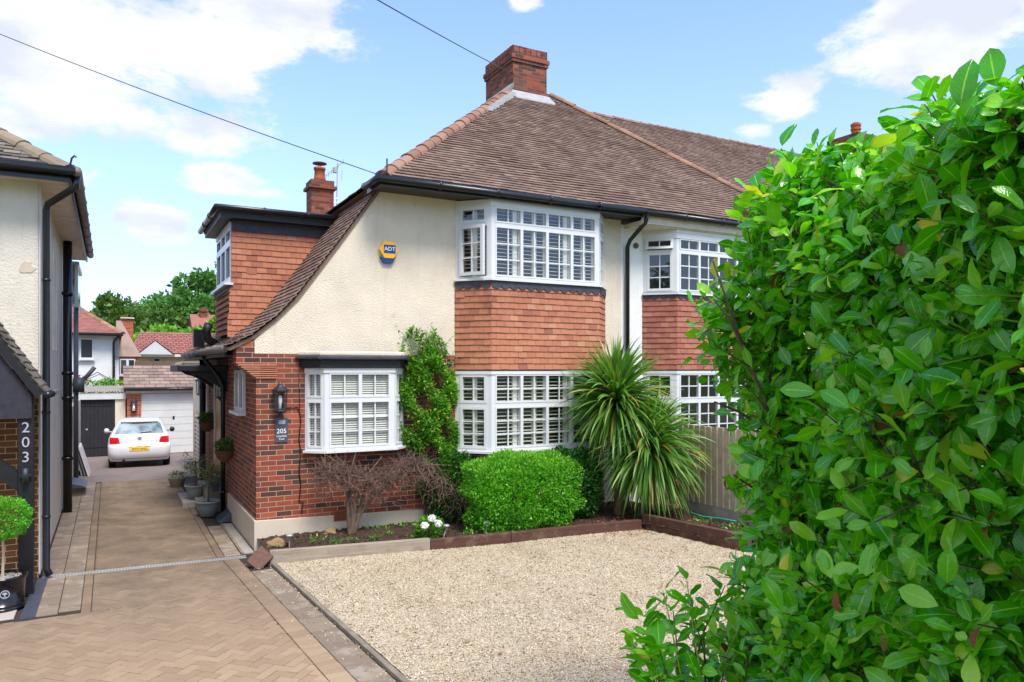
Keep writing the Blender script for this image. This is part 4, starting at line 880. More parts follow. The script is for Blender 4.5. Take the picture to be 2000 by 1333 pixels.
w = MB(); w.tube([(-.66, 18.9, 4.0), (-.66, 18.9, .1)], .05, 10); w.tube([(-.66, 18.9, 2.25), (-.45, 18.9, 2.45), (-.30, 18.9, 2.65)], .045, 8); w.box(-.72, -.5, 18.8, 19.0, 2.1, 2.4); w.build('waste_pipe', 'slate_plate', Hl, True)
fr, gz = MB(), MB(); fr.box(-.95, -.60, 18.3, 18.35, 3.95, 4.88); fr.box(-.65, -.58, 18.30, 20.4, 3.95, 4.03); fr.box(-.65, -.58, 18.30, 20.4, 4.82, 4.9); fr.box(-.95, -.60, 18.27, 18.30, 3.93, 3.99); fr.box(-.95, -.6, 18.27, 18.30, 4.84, 4.9); fr.box(-.66, -.60, 18.27, 18.30, 3.99, 4.84); wf = fr.build('oriel_window', 'upvc', Hl); gz.box(-.9, -.655, 18.272, 18.29, 3.99, 4.84); gz.box(-.64, -.62, 18.36, 20.4, 4.03, 4.82); gz.build('glass', 'car_glass', wf)
w = MB()
pts = [(-.775, 13.6+.32*math.cos(a), 4.1+.55*math.sin(a)) for a in np.linspace(0, PI, 13)]; w.tube([(-.775, 13.92, 2.9)]+pts+[(-.775, 13.28, 2.9)], .03, 6); w.build('arch_moulding', 'render_old', Hl)
w = MB(); rz = random.Random(2); cc_ = (-.905, 10.927, 3.86); pp = [(cc_[0]+.10*math.cos(a)*rz.uniform(.45, 1), cc_[1], cc_[2]+.11*math.sin(a)*rz.uniform(.5, 1)) for a in np.linspace(0, 2*PI, 14)[:-1]]; w.prism(pp, (0, -.004, 0)); w.build('render_scar', 'render_plinth', Hl)
w = MB(); w.box(-.76, -.45, 17.6, 18.5, 0, .17); w.build('side_step', 'brick_path', Hl); w = MB(); w.hexa([(-.76, 17.5, .175), (-.43, 17.5, .175), (-.43, 18.6, .175), (-.76, 18.6, .175)], [(-.76, 17.5, .28), (-.5, 17.5, .22), (-.5, 18.6, .22), (-.76, 18.6, .28)]); w.build('step_cover', 'slate_plate', Hl)
# porch of 203
w = MB(); w.box(-.925, -.775, 10.12, 10.27, 0, 2.36); po = w.build('porch_post', 'black_paint', Hl, bevel=.006)
for ch_, z in (('2', 1.93), ('0', 1.76), ('3', 1.59)): text(ch_, .17, (-.85, 10.113, z), FRONT, 'silver_text', 'door_number', po, .004)
w = MB(); w.lathe((-.85, 10.08, 1.30), [(.036, 0), (.036, .17)], 14); w.box(-.905, -.795, 10.085, 10.115, 1.36, 1.40); w.build('post_lamp', 'lamp_black', po, True)
w = MB(); w.prism([(-.93, 10.14, 1.20), (-.93, 10.14, 1.42), (-1.75, 10.14, 2.2), (-1.97, 10.14, 2.2)], (0, .12, 0)); w.build('porch_brace', 'black_paint', Hl)
w = MB(); w.prism([(-.79, 10.08, 2.04), (-.79, 10.08, 2.30), (-1.75, 10.08, 3.80), (-3, 10.08, 3.8), (-3, 10.08, 2.04)], (0, .05, 0)); w.build('porch_gable_board', 'board_dark', Hl)
w = MB(); w.hexa([(-.74, 10.02, 2.27), (-.70, 10.02, 2.33), (-1.80, 10.02, 4.06), (-1.86, 10.02, 3.96)], [(-.74, 10.08, 2.27), (-.70, 10.08, 2.33), (-1.80, 10.08, 4.06), (-1.86, 10.08, 3.96)]); w.build('barge_board', 'black_paint', Hl)
w = MB(); v_ = Vector((-1, 0, 1.575)).normalized(); nn_ = Vector((1.575, 0, 1)).normalized(); w.hexa([(-.70, 10.05, 2.30), (-.66, 10.05, 2.32), (-.66, 10.93, 2.32), (-.70, 10.93, 2.30)], [(-1.80, 10.05, 4.03), (-1.76, 10.05, 4.05), (-1.76, 10.93, 4.05), (-1.80, 10.93, 4.03)]); pr_ = w.build('porch_roof', 'tiles_grey', Hl)
w = MB(); tiles(w, (-.66, 10.93, 2.32), (0, -1, 0), v_, nn_, 18, .105, .17, lambda h: (0, .92), seed=71, jit=.008, lift=.03); w.build('porch_tiles', 'tiles_grey', pr_)
gutter([(-.63, 9.98, 2.31), (-.60, 11.0, 2.31)], Hl, 'gutter_black', .045, 'porch_gutter', False)
rebase(Hl)
# ================================================================ FITTINGS ON THE FRONT WALL
a = thing('alarm_box', 'yellow hexagonal burglar alarm box with blue base on the cream wall', 'alarm box', (3.82, YF, 4.45))
hexp = lambda cx, cz, r, y, ang=0: [(cx+r*math.cos(PI/3*i+ang), y, cz+r*math.sin(PI/3*i+ang)) for i in range(6)]
m = MB(); m.prism(hexp(3.83, 4.47, .155, YF-.001)[::-1], (0, -.07, 0)); m.build('cover', 'alarm_yellow', a, bevel=.008)
m = MB(); m.prism([(3.77-.02, YF-.001, 4.26), (3.89, YF-.001, 4.26), (3.95, YF-.001, 4.36), (3.69, YF-.001, 4.36)][::-1], (0, -.055, 0)); m.build('base', 'alarm_blue', a, bevel=.006)
m = MB(); m.box(3.745, 3.935, YF-.0745, YF-.0705, 4.415, 4.545); lg = m.build('badge', 'alarm_blue', a); text('ADT', .088, (3.84, YF-.076, 4.48), FRONT, 'text_white', 'lettering', lg, .001)
rebase(a)
def lantern(name, label, c, s=1., group=None, ndir=(0, -1)):
    a = thing(name, label, 'wall lamp', (c[0], c[1], c[2]-.2*s), group); x, y, z = c
    ox, oy = x+ndir[0]*.09*s, y+ndir[1]*.09*s
    m = MB(); m.lathe((ox, oy, z), [(.012*s, .235*s), (.03*s, .21*s), (.035*s, .19*s), (.055*s, .17*s), (.118*s, .125*s), (.118*s, .11*s), (.085*s, .10*s)], 6); m.build('cap', 'lamp_black', a)
    m = MB(); m.lathe((ox, oy, z), [(.085*s, -.15*s), (.09*s, -.165*s), (.075*s, -.18*s), (.03*s, -.2*s), (.028*s, -.225*s), (.01*s, -.235*s)], 6)
    for i in range(6): q = PI/3*i; m.tube([(ox+.082*s*math.cos(q), oy+.082*s*math.sin(q), z-.155*s), (ox+.09*s*math.cos(q), oy+.09*s*math.sin(q), z+.115*s)], .008*s, 4)
    m.box(ox-.02, ox+.02, min(y, oy), max(y, oy), z-.17*s, z-.15*s) if ndir[1] else m.box(min(x, ox), max(x, ox), oy-.02, oy+.02, z-.17*s, z-.15*s)
    m.build('frame', 'lamp_black', a); m = MB(); m.lathe((ox, oy, z), [(.074*s, -.15*s), (.084*s, .11*s)], 6); m.build('glass', 'glass', a)
    m = MB(); m.lathe((ox, oy, z-.14*s), [(.02*s, 0), (.02*s, .08*s), (.028*s, .1*s), (.03*s, .15*s), (.015*s, .19*s)], 12); m.build('bulb', 'text_white', a, True); rebase(a); return a
lantern('wall_lantern', 'black lantern on the red brick front wall above the number plaque', (2.17, YF, 2.17), 1.05)
lantern('wall_lantern', 'black lantern under the porch canopy beside the timber front door', (1.85, 14.35, 2.25), .95, None, (-1, 0))
lantern('wall_lantern', 'small black lantern on the cream end wall before the white garage', (2.0, 18.95, 2.20), 1.15, None, (-1, 0))
a = thing('number_plaque', 'slate grey door number plaque with white lettering on red brick', 'plaque', (2.205, YF, 1.6)); m = MB(); m.box(2.115, 2.295, YF-.018, YF-.001, 1.53, 1.89); m.build('plate', 'slate_plate', a, bevel=.004)
text('205', .095, (2.205, YF-.020, 1.695), FRONT, 'text_white', 'number', a, .001, sx=1.0); text('Limpsfield', .036, (2.205, YF-.020, 1.625), FRONT, 'text_white', 'street_name', a, .001); text('Road', .036, (2.205, YF-.020, 1.582), FRONT, 'text_white', 'street_name', a, .001)
m = MB(); m.box(2.16, 2.255, YF-.026, YF-.018, 1.80, 1.86); m.build('solar_cell', 'pale_flashing', a); rebase(a)
# ================================================================ HOUSE REAR, SCREEN, BOARDS
m = MB(); m.box(2.0, 3.2, 18.9, 22.0, -.1, 2.35); o = m.build('garden_wall', 'render_cream'); tag(o, 'cream rendered end wall behind the black soil pipe', 'wall')
sc = thing('trellis_panel', 'white slatted trellis panel standing beside the white garage door', 'trellis', (1.98, 20.4, 0)); m = MB()
for i in range(13): z = .12+i*.105; m.box(1.93, 1.95, 19.5, 20.75, z, z+.055) 
m.build('slats', 'white_paint', sc)
for yy in (19.43, 20.75): m = MB(); m.box(1.90, 1.97, yy, yy+.07, -.05, 1.55); m.build('post', 'fence_wood', sc)
rebase(sc)
for i, (yy, ln, lab) in enumerate(((20.9, .0, 'white board leaning nearest the wall of the left house'), (20.7, .12, 'outermost white board leaning against the left house'), (20.8, .06, 'middle grey edged board of the leaning stack'))):
    m = MB(); m.hexa([(-.62+ln*1.2, yy, 0), (-.58+ln*1.2, yy, 0), (-.58+ln*1.2, yy+1.2, 0), (-.62+ln*1.2, yy+1.2, 0)], [(-.80+ln, yy, .72), (-.76+ln, yy, .72), (-.76+ln, yy+1.2, .72), (-.80+ln, yy+1.2, .72)])
    tag(m.build('leaning_board', 'white_paint' if i != 2 else 'pale_flashing', bevel=.004), lab, 'board', 'boards leaning against the left house')
m = MB(); m.box(-.80, -.74, 19.5, 24.5, -.1, 1.75); o = m.build('side_fence', 'fence_wood'); tag(o, 'thin pale fence edge seen past the left house by the black garage', 'fence')
# ================================================================ GARAGES
G1 = thing('black_door_garage', 'flat roofed garage with black boarded double doors and white fascia', 'garage', (-.3, 26.6, -.13)); y0 = 26.6
m = MB(); m.box(-3.0, -1.0, y0, y0+4.5, -.2, 1.68); m.box(.14, .43, y0, y0+4.5, -.2, 1.68); m.build('wall', 'render_cream', G1)
m = MB(); m.box(-1.0, .14, y0+.06, y0+.10, -.14, 1.66)
for i in range(10): x = -.99+i*.113; m.box(x, x+.10, y0+.045, y0+.062, -.13, 1.64)
for z in (.15, .85, 1.45): m.box(-.98, .12, y0+.03, y0+.044, z, z+.03) if z != .85 else None
dd = m.build('garage_door', 'black_wood', G1); m = MB(); m.lathe((-.64, y0+.03, .72), [(.02, 0), (.03, .01), (.02, .02)], 10, ax='y'); m.build('handle', 'silver_text', dd)
m = MB(); m.box(-3.1, .45, y0-.06, y0, 1.66, 1.86); m.build('fascia', 'white_paint', G1)
m = MB()
for i in range(44): x = -3.1+i*.08; m.add([(x, y0-.1, 1.88), (x+.04, y0-.1, 1.92), (x+.04, y0+4.5, 2.02), (x, y0+4.5, 1.98)], [(0, 1, 2, 3)]); m.add([(x+.04, y0-.1, 1.92), (x+.08, y0-.1, 1.88), (x+.08, y0+4.5, 1.98), (x+.04, y0+4.5, 2.02)], [(0, 1, 2, 3)])
m.build('corrugated_roof', 'concrete', G1); rebase(G1)
G2 = thing('white_door_garage', 'garage with white up and over door, brick pier and brown tiled roof', 'garage', (1.5, 26.4, -.13)); y0 = 26.4
m = MB(); m.box(.47, .87, y0, y0+.3, -.2, 1.86); m.build('brick_pier', 'brick_garage', G2); m = MB(); m.box(2.5, 3.4, y0, y0+.3, -.2, 1.86); m.box(.47, 3.4, y0+.3, y0+5, -.2, 1.86); m.build('wall', 'render_cream', G2)
m = MB(); m.box(.87, 2.5, y0+.06, y0+.1, -.12, 1.82)
for i in range(8): z = -.11+i*.232; m.box(.89, 2.48, y0+.045, y0+.062, z, z+.222)
dd = m.build('garage_door', 'white_paint', G2); m = MB(); m.box(1.79, 1.85, y0+.03, y0+.045, .98, 1.08); m.build('handle', 'gutter_black', dd)
m = MB(); m.box(.44, 3.45, y0-.05, y0-.001, 1.84, 1.94); m.build('fascia', 'soffit_cream', G2); m = MB(); m.add([(.38, y0-.14, 1.97), (3.5, y0-.14, 1.97), (3.5, y0+2.2, 2.62), (.38, y0+2.2, 2.62)], [(0, 1, 2, 3)]); m.box(.4, 3.45, y0+.0, y0+5, 1.86, 1.96); gr_ = m.build('roof', 'tiles_conc', G2)
m = MB(); tiles(m, (.38, y0-.16, 1.99), (1, 0, 0), (0, .955, .296), (0, -.296, .955), 7, .34, .30, lambda h: (0, 3.1), seed=81, th=.03, lift=.05, over=1.1, jit=.003, gap=.012); m.build('roof_tiles', 'tiles_conc', gr_)
gutter([(.38, y0-.2, 1.97), (3.5, y0-.2, 1.97)], G2, r=.05)
rebase(G2)
lantern('wall_lantern', 'black lantern on the orange brick pier of the white garage', (.66, 26.4, 1.45), 1.0)
# ================================================================ FAR HOUSES
def gable(mb_, x0, x1, y0, y1, z0, z1, ax='x'):
    if ax == 'x': ym = (y0+y1)/2; mb_.add([(x0, y0, z0), (x1, y0, z0), (x1, ym, z1), (x0, ym, z1), (x0, y1, z0), (x1, y1, z0)], [(0, 1, 2, 3), (3, 2, 5, 4), (0, 3, 4), (1, 5, 2)])
    else: xm = (x0+x1)/2; mb_.add([(x0, y0, z0), (x1, y0, z0), (xm, y0, z1), (xm, y1, z1), (x0, y1, z0), (x1, y1, z0)], [(0, 1, 2), (0, 2, 3, 4), (1, 5, 3, 2), (4, 3, 5)])
def fwin(par, x, y, z, w_, h, nb=2, sill=True):
    y -= .055
    m = MB(); g_ = MB(); A, B = (x, y), (x+w_, y); 
    for i in range(nb): light(m, g_, A, B, (0, -1), i*w_/nb, (i+1)*w_/nb, z, z+h, 0, 0, .05)
    if sill: m.box(x-.05, x+w_+.05, y-.08, y, z-.06, z)
    f = m.build('window', 'upvc', par); g_.build('glass', 'dark_glass', f); return f
W = thing('white_house', 'white rendered house with hipped brown roof beyond the black garage', 'house', (-1, 34, 0))
m = MB(); m.box(-5, .1, 34, 42, -.5, 4.02); m.box(.1, .32, 34.3, 42, -.5, 4.0); m.build('wall', 'wall_white_far', W)
m = MB(); m.add([(-5.5, 33.6, 4.0), (.45, 33.6, 4.0), (.45, 42.4, 4.0), (-5.5, 42.4, 4.0), (-3.4, 38, 6.7), (-5, 38, 6.7)], [(0, 1, 4, 5), (1, 2, 4), (2, 3, 5, 4), (3, 0, 5)]); rr_ = m.build('roof', 'tiles_far', W)
m = MB(); Lz = math.hypot(4.4, 2.7); tiles(m, (-5.5, 33.6, 4.03), (1, 0, 0), (0, 4.4/Lz, 2.7/Lz), (0, -2.7/Lz, 4.4/Lz), int(Lz/.12), .12, .2, lambda h: (0, 5.95-3.85*h/Lz), seed=90, jit=.005); m.build('roof_tiles', 'tiles_far', rr_)
hiptiles((.45, 33.6, 4.05), (-3.4, 38, 6.72), .13, 'ridge_tiles', 'hip_tiles', rr_, .4)
gutter([(-5.5, 33.55, 4.0), (.47, 33.55, 4.0)], W, r=.06); m = MB(); m.tube([(.30, 33.6, 3.95), (.13, 33.9, 3.7), (.13, 33.93, 1.2)], .05, 8); m.build('downpipe', 'gutter_black', W)
f = fwin(W, -1.06, 34, 3.02, .48, .82, 1)
m = MB(); m.box(.10, .32, 34.29, 34.299, 3.0, 3.9); m.build('side_glazing', 'pale_flashing', W); m = MB(); m.box(-.75+.72, -.75+.85, 33.85, 34, 2.05, 2.17); m.build('security_light', 'lamp_black', W)
m = MB(); m.box(.1, .62, 33.7, 33.8, -.5, 1.85) ; m.build('side_wall', 'wall_white_far', W); rebase(W)
Bk = thing('brick_house', 'orange brick house with a sloping buff roof beside the white house', 'house', (.9, 37.5, 0)); m = MB(); m.box(.33, 1.10, 37.5, 42, -.5, 3.2); m.box(.5, 1.0, 41, 43, 3.2, 5.1); m.build('wall', 'brick_garage', Bk)
m = MB(); m.add([(.25, 37.4, 3.18), (1.25, 37.4, 3.18), (.45, 39.5, 4.9), (.25, 39.5, 4.9)], [(0, 1, 2, 3)]); m.add([(1.25, 37.4, 3.18), (1.25, 42, 3.18), (.45, 42, 4.9), (.45, 39.5, 4.9)], [(0, 1, 2, 3)]); m.build('roof', 'tiles_conc', Bk); fwin(Bk, .38, 37.5, 2.35, .62, .72, 2)
m = MB(); m.box(.45, 1.05, 40.9, 43.1, 5.1, 5.16); m.build('coping', 'soffit_cream', Bk); rebase(Bk)
Bu = thing('bungalow', 'peach bungalow with red tiled roof and small white gable', 'bungalow', (3, 44, 0)); m = MB(); m.box(1.2, 8, 44.4, 52, -.5, 3.42); m.build('wall', 'wall_peach', Bu)
m = MB(); m.add([(.85, 43.9, 3.40), (8.5, 43.9, 3.40), (8.5, 47.2, 4.75), (1.55, 47.2, 4.75), (.85, 52, 3.4), (8.5, 52, 3.4)], [(0, 1, 2, 3), (3, 2, 5, 4), (0, 3, 4), (1, 5, 2)]); r5 = m.build('roof', 'tiles_far', Bu)
m = MB(); Lb = math.hypot(3.3, 1.35); tiles(m, (.85, 43.9, 3.43), (1, 0, 0), (0, 3.3/Lb, 1.35/Lb), (0, -1.35/Lb, 3.3/Lb), int(Lb/.3), .3, .3, lambda h: (.7*h/Lb, 7.65), seed=91, jit=.004, th=.04, lift=.07, gap=.03); m.build('roof_tiles', 'tiles_far', r5)
m = MB(); m.prism([(1.30, 43.72, 3.40), (2.98, 43.72, 3.40), (2.12, 43.72, 4.12)], (0, .06, 0)); m.box(.9, 5.5, 43.82, 43.9, 3.28, 3.42); m.build('white_gable', 'white_paint', Bu)
m = MB(); m.add([(1.2, 43.68, 3.38), (2.12, 43.68, 4.17), (2.12, 45.7, 4.17), (1.2, 43.9, 3.4)], [(0, 1, 2, 3)]); m.add([(3.08, 43.68, 3.38), (2.12, 43.68, 4.17), (2.12, 45.7, 4.17), (3.08, 43.9, 3.4)], [(0, 3, 2, 1)]); m.build('gable_roof', 'tiles_far', Bu); fwin(Bu, 2.05, 44.4, 3.0, .35, .22, 1, False); rebase(Bu)
m = MB(); [m.box(.95+i*.16, .95+i*.16+.15, 36.6, 36.64, 1.2, 2.95+.04*math.sin(i*.9)) for i in range(9)]; m.box(.95, 2.35, 36.64, 36.7, 2.6, 2.7); o = m.build('garden_fence', 'shed_wood'); tag(o, 'dark brown timber fence behind the tiled garage roof', 'fence')
Sh = thing('white_gabled_outbuilding', 'small white gabled outbuilding peeping over the tiled garage roof', 'outbuilding', (3, 33, 0)); m = MB(); m.prism([(2.05, 33, 1.5), (4.2, 33, 1.5), (4.2, 33, 2.85), (2.65, 33, 2.85), (2.05, 33, 2.25)], (0, 3, 0)); m.build('wall', 'wall_white_far', Sh)
m = MB(); m.hexa([(1.98, 32.9, 2.2), (2.62, 32.9, 2.86), (2.62, 36, 2.86), (1.98, 36, 2.2)], [(1.95, 32.9, 2.26), (2.6, 32.9, 2.93), (2.6, 36, 2.93), (1.95, 36, 2.26)]); m.box(2.6, 4.3, 32.9, 36, 2.86, 2.93); m.build('roof', 'tiles_conc', Sh); rebase(Sh)
Fr = thing('distant_house', 'far brick house with a red roof and chimney below the big trees', 'house', (6, 58, 0)); m = MB(); m.box(5.6, 12, 58, 64, 0, 4.8); m.build('wall', 'brick_garage', Fr); m = MB(); gable(m, 5.3, 12.3, 57.6, 64.4, 4.8, 6.8); m.build('roof', 'tiles_far', Fr); m = MB(); m.box(6.0, 6.5, 60.5, 61.2, 5.5, 7.3); m.box(5.92, 6.58, 60.42, 61.28, 7.0, 7.1); m.build('chimney', 'brick_chimney', Fr); rebase(Fr)
# distant chimney stack of the rear dormer house with aerial
Ch = thing('rear_chimney', 'slim brick chimney with a clay pot and cowl behind the dormer', 'chimney', (4.4, 17.2, 5)); 
m = MB(); m.box(4.08, 4.60, 17.2, 17.7, 4.6, 6.80); m.box(4.02, 4.66, 17.14, 17.76, 6.80, 6.87); m.box(4.07, 4.61, 17.19, 17.71, 6.87, 7.0); m.build('stack', 'brick_chimney', Ch)
m = MB(); m.lathe((4.33, 17.45, 6.98), [(.16, 0), (.13, .12), (.12, .3), (.14, .31), (.14, .36), (.11, .36)], 14); m.build('chimney_pot', 'terracotta', Ch, True); m = MB(); m.lathe((4.33, 17.45, 7.42), [(.02, 0), (.165, .01), (.165, .03), (.02, .055)], 16); m.tube([(4.33, 17.38, 7.3), (4.33, 17.38, 7.44)], .012, 5); m.tube([(4.33, 17.52, 7.3), (4.33, 17.52, 7.44)], .012, 5); m.build('cowl', 'rust', Ch); rebase(Ch)
Ae = thing('television_aerial', 'thin grey television aerial strapped beside the slim chimney', 'aerial', (4.66, 17.3, 6.4)); m = MB(); m.tube([(4.68, 17.25, 6.3), (4.70, 17.25, 7.45)], .012, 6); m.build('mast', 'steel', Ae)
m = MB(); m.tube([(4.42, 17.2, 7.1), (4.74, 17.25, 7.42), (4.84, 17.27, 7.5)], .009, 5)
for t_ in (0, .2, .4, .6, .85, 1.2): x = 4.42+.34*t_; z = 7.1+.33*t_; m.tube([(x-.03, 17.1, z+.03), (x+.03, 17.35, z-.03)], .005, 4)
m.box(4.60, 4.68, 17.2, 17.3, 7.22, 7.34); m.tube([(4.80, 17.2, 7.3), (4.79, 17.25, 7.05)], .006, 4)
for z in (6.4, 6.5, 6.6): m.tube([(4.6, 17.25, z), (4.72, 17.25, z+.03)], .01, 5)
m.build('antenna', 'steel', Ae); rebase(Ae)
# ================================================================ OVERHEAD CABLES
def cable(name, A, B, sag, r, label):
    A, B = Vector(A), Vector(B); m = MB(); m.tube([A.lerp(B, i/24)-Vector((0, 0, sag*4*(i/24)*(1-i/24))) for i in range(25)], r, 5); tag(m.build(name, 'gutter_black', None, True), label, 'cable')
cable('overhead_cable', (3.50, 10.62, 5.50), (-2.4, 15.9, 8.75), .06, .007, 'long thin cable crossing the sky to the gutter corner of the cream house')
cable('overhead_cable', (7.85, 14.35, 9.12), (.4, 6.2, 6.35), .05, .009, 'short thin cable running down to the big brick chimney')
# ================================================================ CAR
car = thing('parked_car', 'small white hatchback parked tail outwards in front of the garages', 'car', (0, 0, 0))
def cont(z):      # rear y, front y, half width
    T = [(.20, .14, 3.86, .78), (.30, .05, 3.95, .82), (.42, .0, 3.97, .835), (.58, .0, 3.96, .84), (.66, .03, 3.9, .84), (.70, .085, 3.8, .838), (.85, .11, 3.5, .825), (.95, .15, 3.0, .79), (1.0, .19, 2.85, .765), (1.15, .31, 2.6, .69), (1.28, .42, 2.38, .63), (1.36, .47, 2.2, .585), (1.405, .52, 2.05, .54), (1.44, .66, 1.85, .46), (1.46, .95, 1.5, .28)]
    for i in range(len(T)-1):
        if T[i][0] <= z <= T[i+1][0]: t_ = (z-T[i][0])/(T[i+1][0]-T[i][0]); return [T[i][k]+t_*(T[i+1][k]-T[i][k]) for k in (1, 2, 3)]
    return list(T[0][1:]) if z < T[0][0] else list(T[-1][1:])
def cpt(x, z):    # rear surface y at (x,z)
    yr, yf, hw = cont(z); r_ = min(.26, hw*.6); ax = abs(x)-(hw-r_)
    return yr if ax <= 0 else yr+(r_-math.sqrt(max(0, r_*r_-min(ax, r_)**2)))*.85
def ring(z):
    yr, yf, hw = cont(z); r_ = min(.26, hw*.6); P = []
    for k in range(9): a = -PI/2+PI/2*k/8; P.append((hw-r_+r_*math.cos(a), yr+(r_+r_*math.sin(a))*.85))
    for k in range(1, 6): P.append((hw, yr+r_*.85+(yf-yr-r_*1.85)*k/6))
    for k in range(9): a = PI/2*k/8; P.append((hw-r_+r_*math.cos(a), yf-r_+r_*math.sin(a)))
    Q = P+[(-x, y) for x, y in P[::-1]]; return [(x, y, z) for x, y in Q]
zs = [.2, .26, .30, .36, .42, .50, .58, .62, .66, .70, .78, .85, .90, .95, 1.0, 1.08, 1.15, 1.22, 1.28, 1.33, 1.36, 1.405, 1.425, 1.44, 1.452, 1.46]
m = MB(); V = []; 
for z in zs: V += ring(z)
n_ = len(ring(.5)); Fs = [(i*n_+j, i*n_+(j+1) % n_, (i+1)*n_+(j+1) % n_, (i+1)*n_+j) for i in range(len(zs)-1) for j in range(n_)]; Fs.append(tuple((len(zs)-1)*n_+j for j in range(n_))); m.add(V, Fs); body = m.build('body', 'car_paint', car, True)
def patch(name, xs_of, z0, z1, mat, off=.004, nx=16, nz=10, par=None):
    m = MB(); V = []
    for j in range(nz+1):
        z = z0+(z1-z0)*j/nz; a, c = xs_of(z)
        for i in range(nx+1): x = a+(c-a)*i/nx; V.append((x, cpt(x, z)-off, z))
    m.add(V, [(j*(nx+1)+i, j*(nx+1)+i+1, (j+1)*(nx+1)+i+1, (j+1)*(nx+1)+i) for j in range(nz) for i in range(nx)]); return m.build(name, mat, par or car, True)
hwz = lambda z: cont(z)[2]
rw = patch('rear_window', lambda z: (-(.655-(z-.99)*.32), (.655-(z-.99)*.32)), .995, 1.305, 'car_glass')
wv = MB(); wv.tube([(.02, cpt(0, 1.02)-.02, 1.015), (.30, cpt(.3, 1.05)-.02, 1.045)], .012, 6); wv.build('wiper', 'gutter_black', rw)
sp_ = MB(); V = []
for i in range(13): x = -.5+i/12*1.0; V += [(x, .38+.05*(x*2)**2, 1.335), (x, .50+.03*(x*2)**2, 1.40), (x, .44+.05*(x*2)**2, 1.32)]
sp_.add(V, [(3*i, 3*i+3, 3*i+4, 3*i+1) for i in range(12)]+[(3*i+2, 3*i+5, 3*i+3, 3*i) for i in range(12)]); spo = sp_.build('spoiler', 'car_paint', car, True)
patch('brake_light', lambda z: (-.20, .20), 1.305, 1.325, 'red_lens', .01)
for s_ in (-1, 1):
    patch('tail_lamp', lambda z: (tuple(sorted((s_*(.56+(.90-z)*-.25+.0), s_*.79)))), .72, .905, 'red_lens', .006, 8, 8)
patch('number_plate', lambda z: (-.26, .26), .50, .61, 'plate_yellow', .012); patch('plate_recess', lambda z: (-.28, .28), .605, .635, 'gutter_black', .01)
text('R777 SMG', .098, (0, -.0145, .555), FRONT, 'gutter_black', 'plate_lettering', car, .001, sx=.92)
em = MB(); 
for r0, r1 in ((.048, .056),): em.prism([(r1*math.cos(a), cpt(0, .86)-.01, .86+r1*math.sin(a)) for a in np.linspace(0, 2*PI, 21)[:-1]][::-1], (0, -.004, 0))
emo = em.build('emblem', 'silver_text', car); e2 = MB()
def strokes(pts, w_=.009):
    for p, q_ in zip(pts, pts[1:]):
        dx, dz_ = q_[0]-p[0], q_[1]-p[1]; L = math.hypot(dx, dz_); ox, oz = -dz_/L*w_/2, dx/L*w_/2; y = cpt(0, .86)-.0155
        e2.prism([(p[0]+ox, y, .86+p[1]+oz), (p[0]-ox, y, .86+p[1]-oz), (q_[0]-ox, y, .86+q_[1]-oz), (q_[0]+ox, y, .86+q_[1]+oz)], (0, -.001, 0))
strokes([(-.02, .042), (0, .008), (.02, .042)]); strokes([(-.042, .02), (-.018, -.038), (0, -.004), (.018, -.038), (.042, .02)]); e2.build('emblem_strokes', 'slate_plate', emo)
text('POLO', .055, (-.44, cpt(.44, .74)-.008, .735), FRONT, 'silver_text', 'badge_lettering', car, .001, sx=1.3); text('SE', .045, (.46, cpt(.46, .76)-.008, .755), FRONT, 'silver_text', 'badge_lettering', car, .001, sx=1.3)
# side windows
for s_ in (-1, 1):
    m = MB(); V = []
    for j in range(5):
        z = 1.0+.30*j/4; yr, yf, hw = cont(z); y0_, y1_ = yr+.42, yf-.28
        for i in range(9): V.append((s_*(hw+.003), y0_+(y1_-y0_)*i/8, z))
    m.add(V, [(j*9+i, j*9+i+1, (j+1)*9+i+1, (j+1)*9+i) for j in range(4) for i in range(8)]); m.build('side_window', 'dark_glass', car, True)
    m = MB(); m.lathe((s_*.95, 2.45, 1.0), [(.03, -.07), (.075, -.05), (.085, 0), (.07, .05), (.02, .08)], 12, ax='x'); m.box(min(s_*.76, s_*.9), max(s_*.76, s_*.9), 2.43, 2.48, .95, .98); m.build('mirror', 'white_paint' if s_ < 0 else 'gutter_black', car, True)
    for yy in (.68, 3.15):
        m = MB(); x_ = s_*.73; m.lathe((x_, yy, .30), [(.20, -.10), (.285, -.095), (.30, -.07), (.30, .07), (.285, .095), (.20, .10)], 24, ax='x'); wh = m.build('wheel', 'tyre', car, True); m = MB(); m.lathe((x_, yy, .30), [(.05, -.104), (.19, -.102), (.19, .102), (.05, .104)], 18, ax='x'); m.build('rim', 'silver_text', wh)
m = MB(); m.box(-.62, .62, .15, 3.6, .17, .24); m.box(-.60, .60, .25, .5, .24, .40); m.build('underside', 'interior', car); m = MB(); m.tube([(-.42, .06, .22), (-.42, .4, .24)], .035, 10); m.build('exhaust', 'gutter_black', car)
seam = MB(); seam.tube([(-.60, cpt(.6, .70)-.004, .70), (-.58, cpt(.58, .66)-.004, .655), (0, cpt(0, .65)-.004, .65), (.58, cpt(.58, .66)-.004, .655), (.60, cpt(.6, .70)-.004, .70)], .004, 4); seam.tube([(-.83, cpt(.83, .7), .695), (-.62, cpt(.62, .7)-.003, .695)], .003, 4); seam.tube([(.83, cpt(.83, .7), .695), (.62, cpt(.62, .7)-.003, .695)], .003, 4); seam.build('tailgate_seam', 'lamp_black', car)
patch('bumper_lip', lambda z: (-.72, .72), .265, .285, 'pale_flashing', .006)
m = MB(); m.tube([(0, .75, 1.45), (0, .95, 1.62)], .005, 5); m.lathe((0, .74, 1.445), [(.02, 0), (.012, .02)], 8); m.build('aerial', 'gutter_black', car)
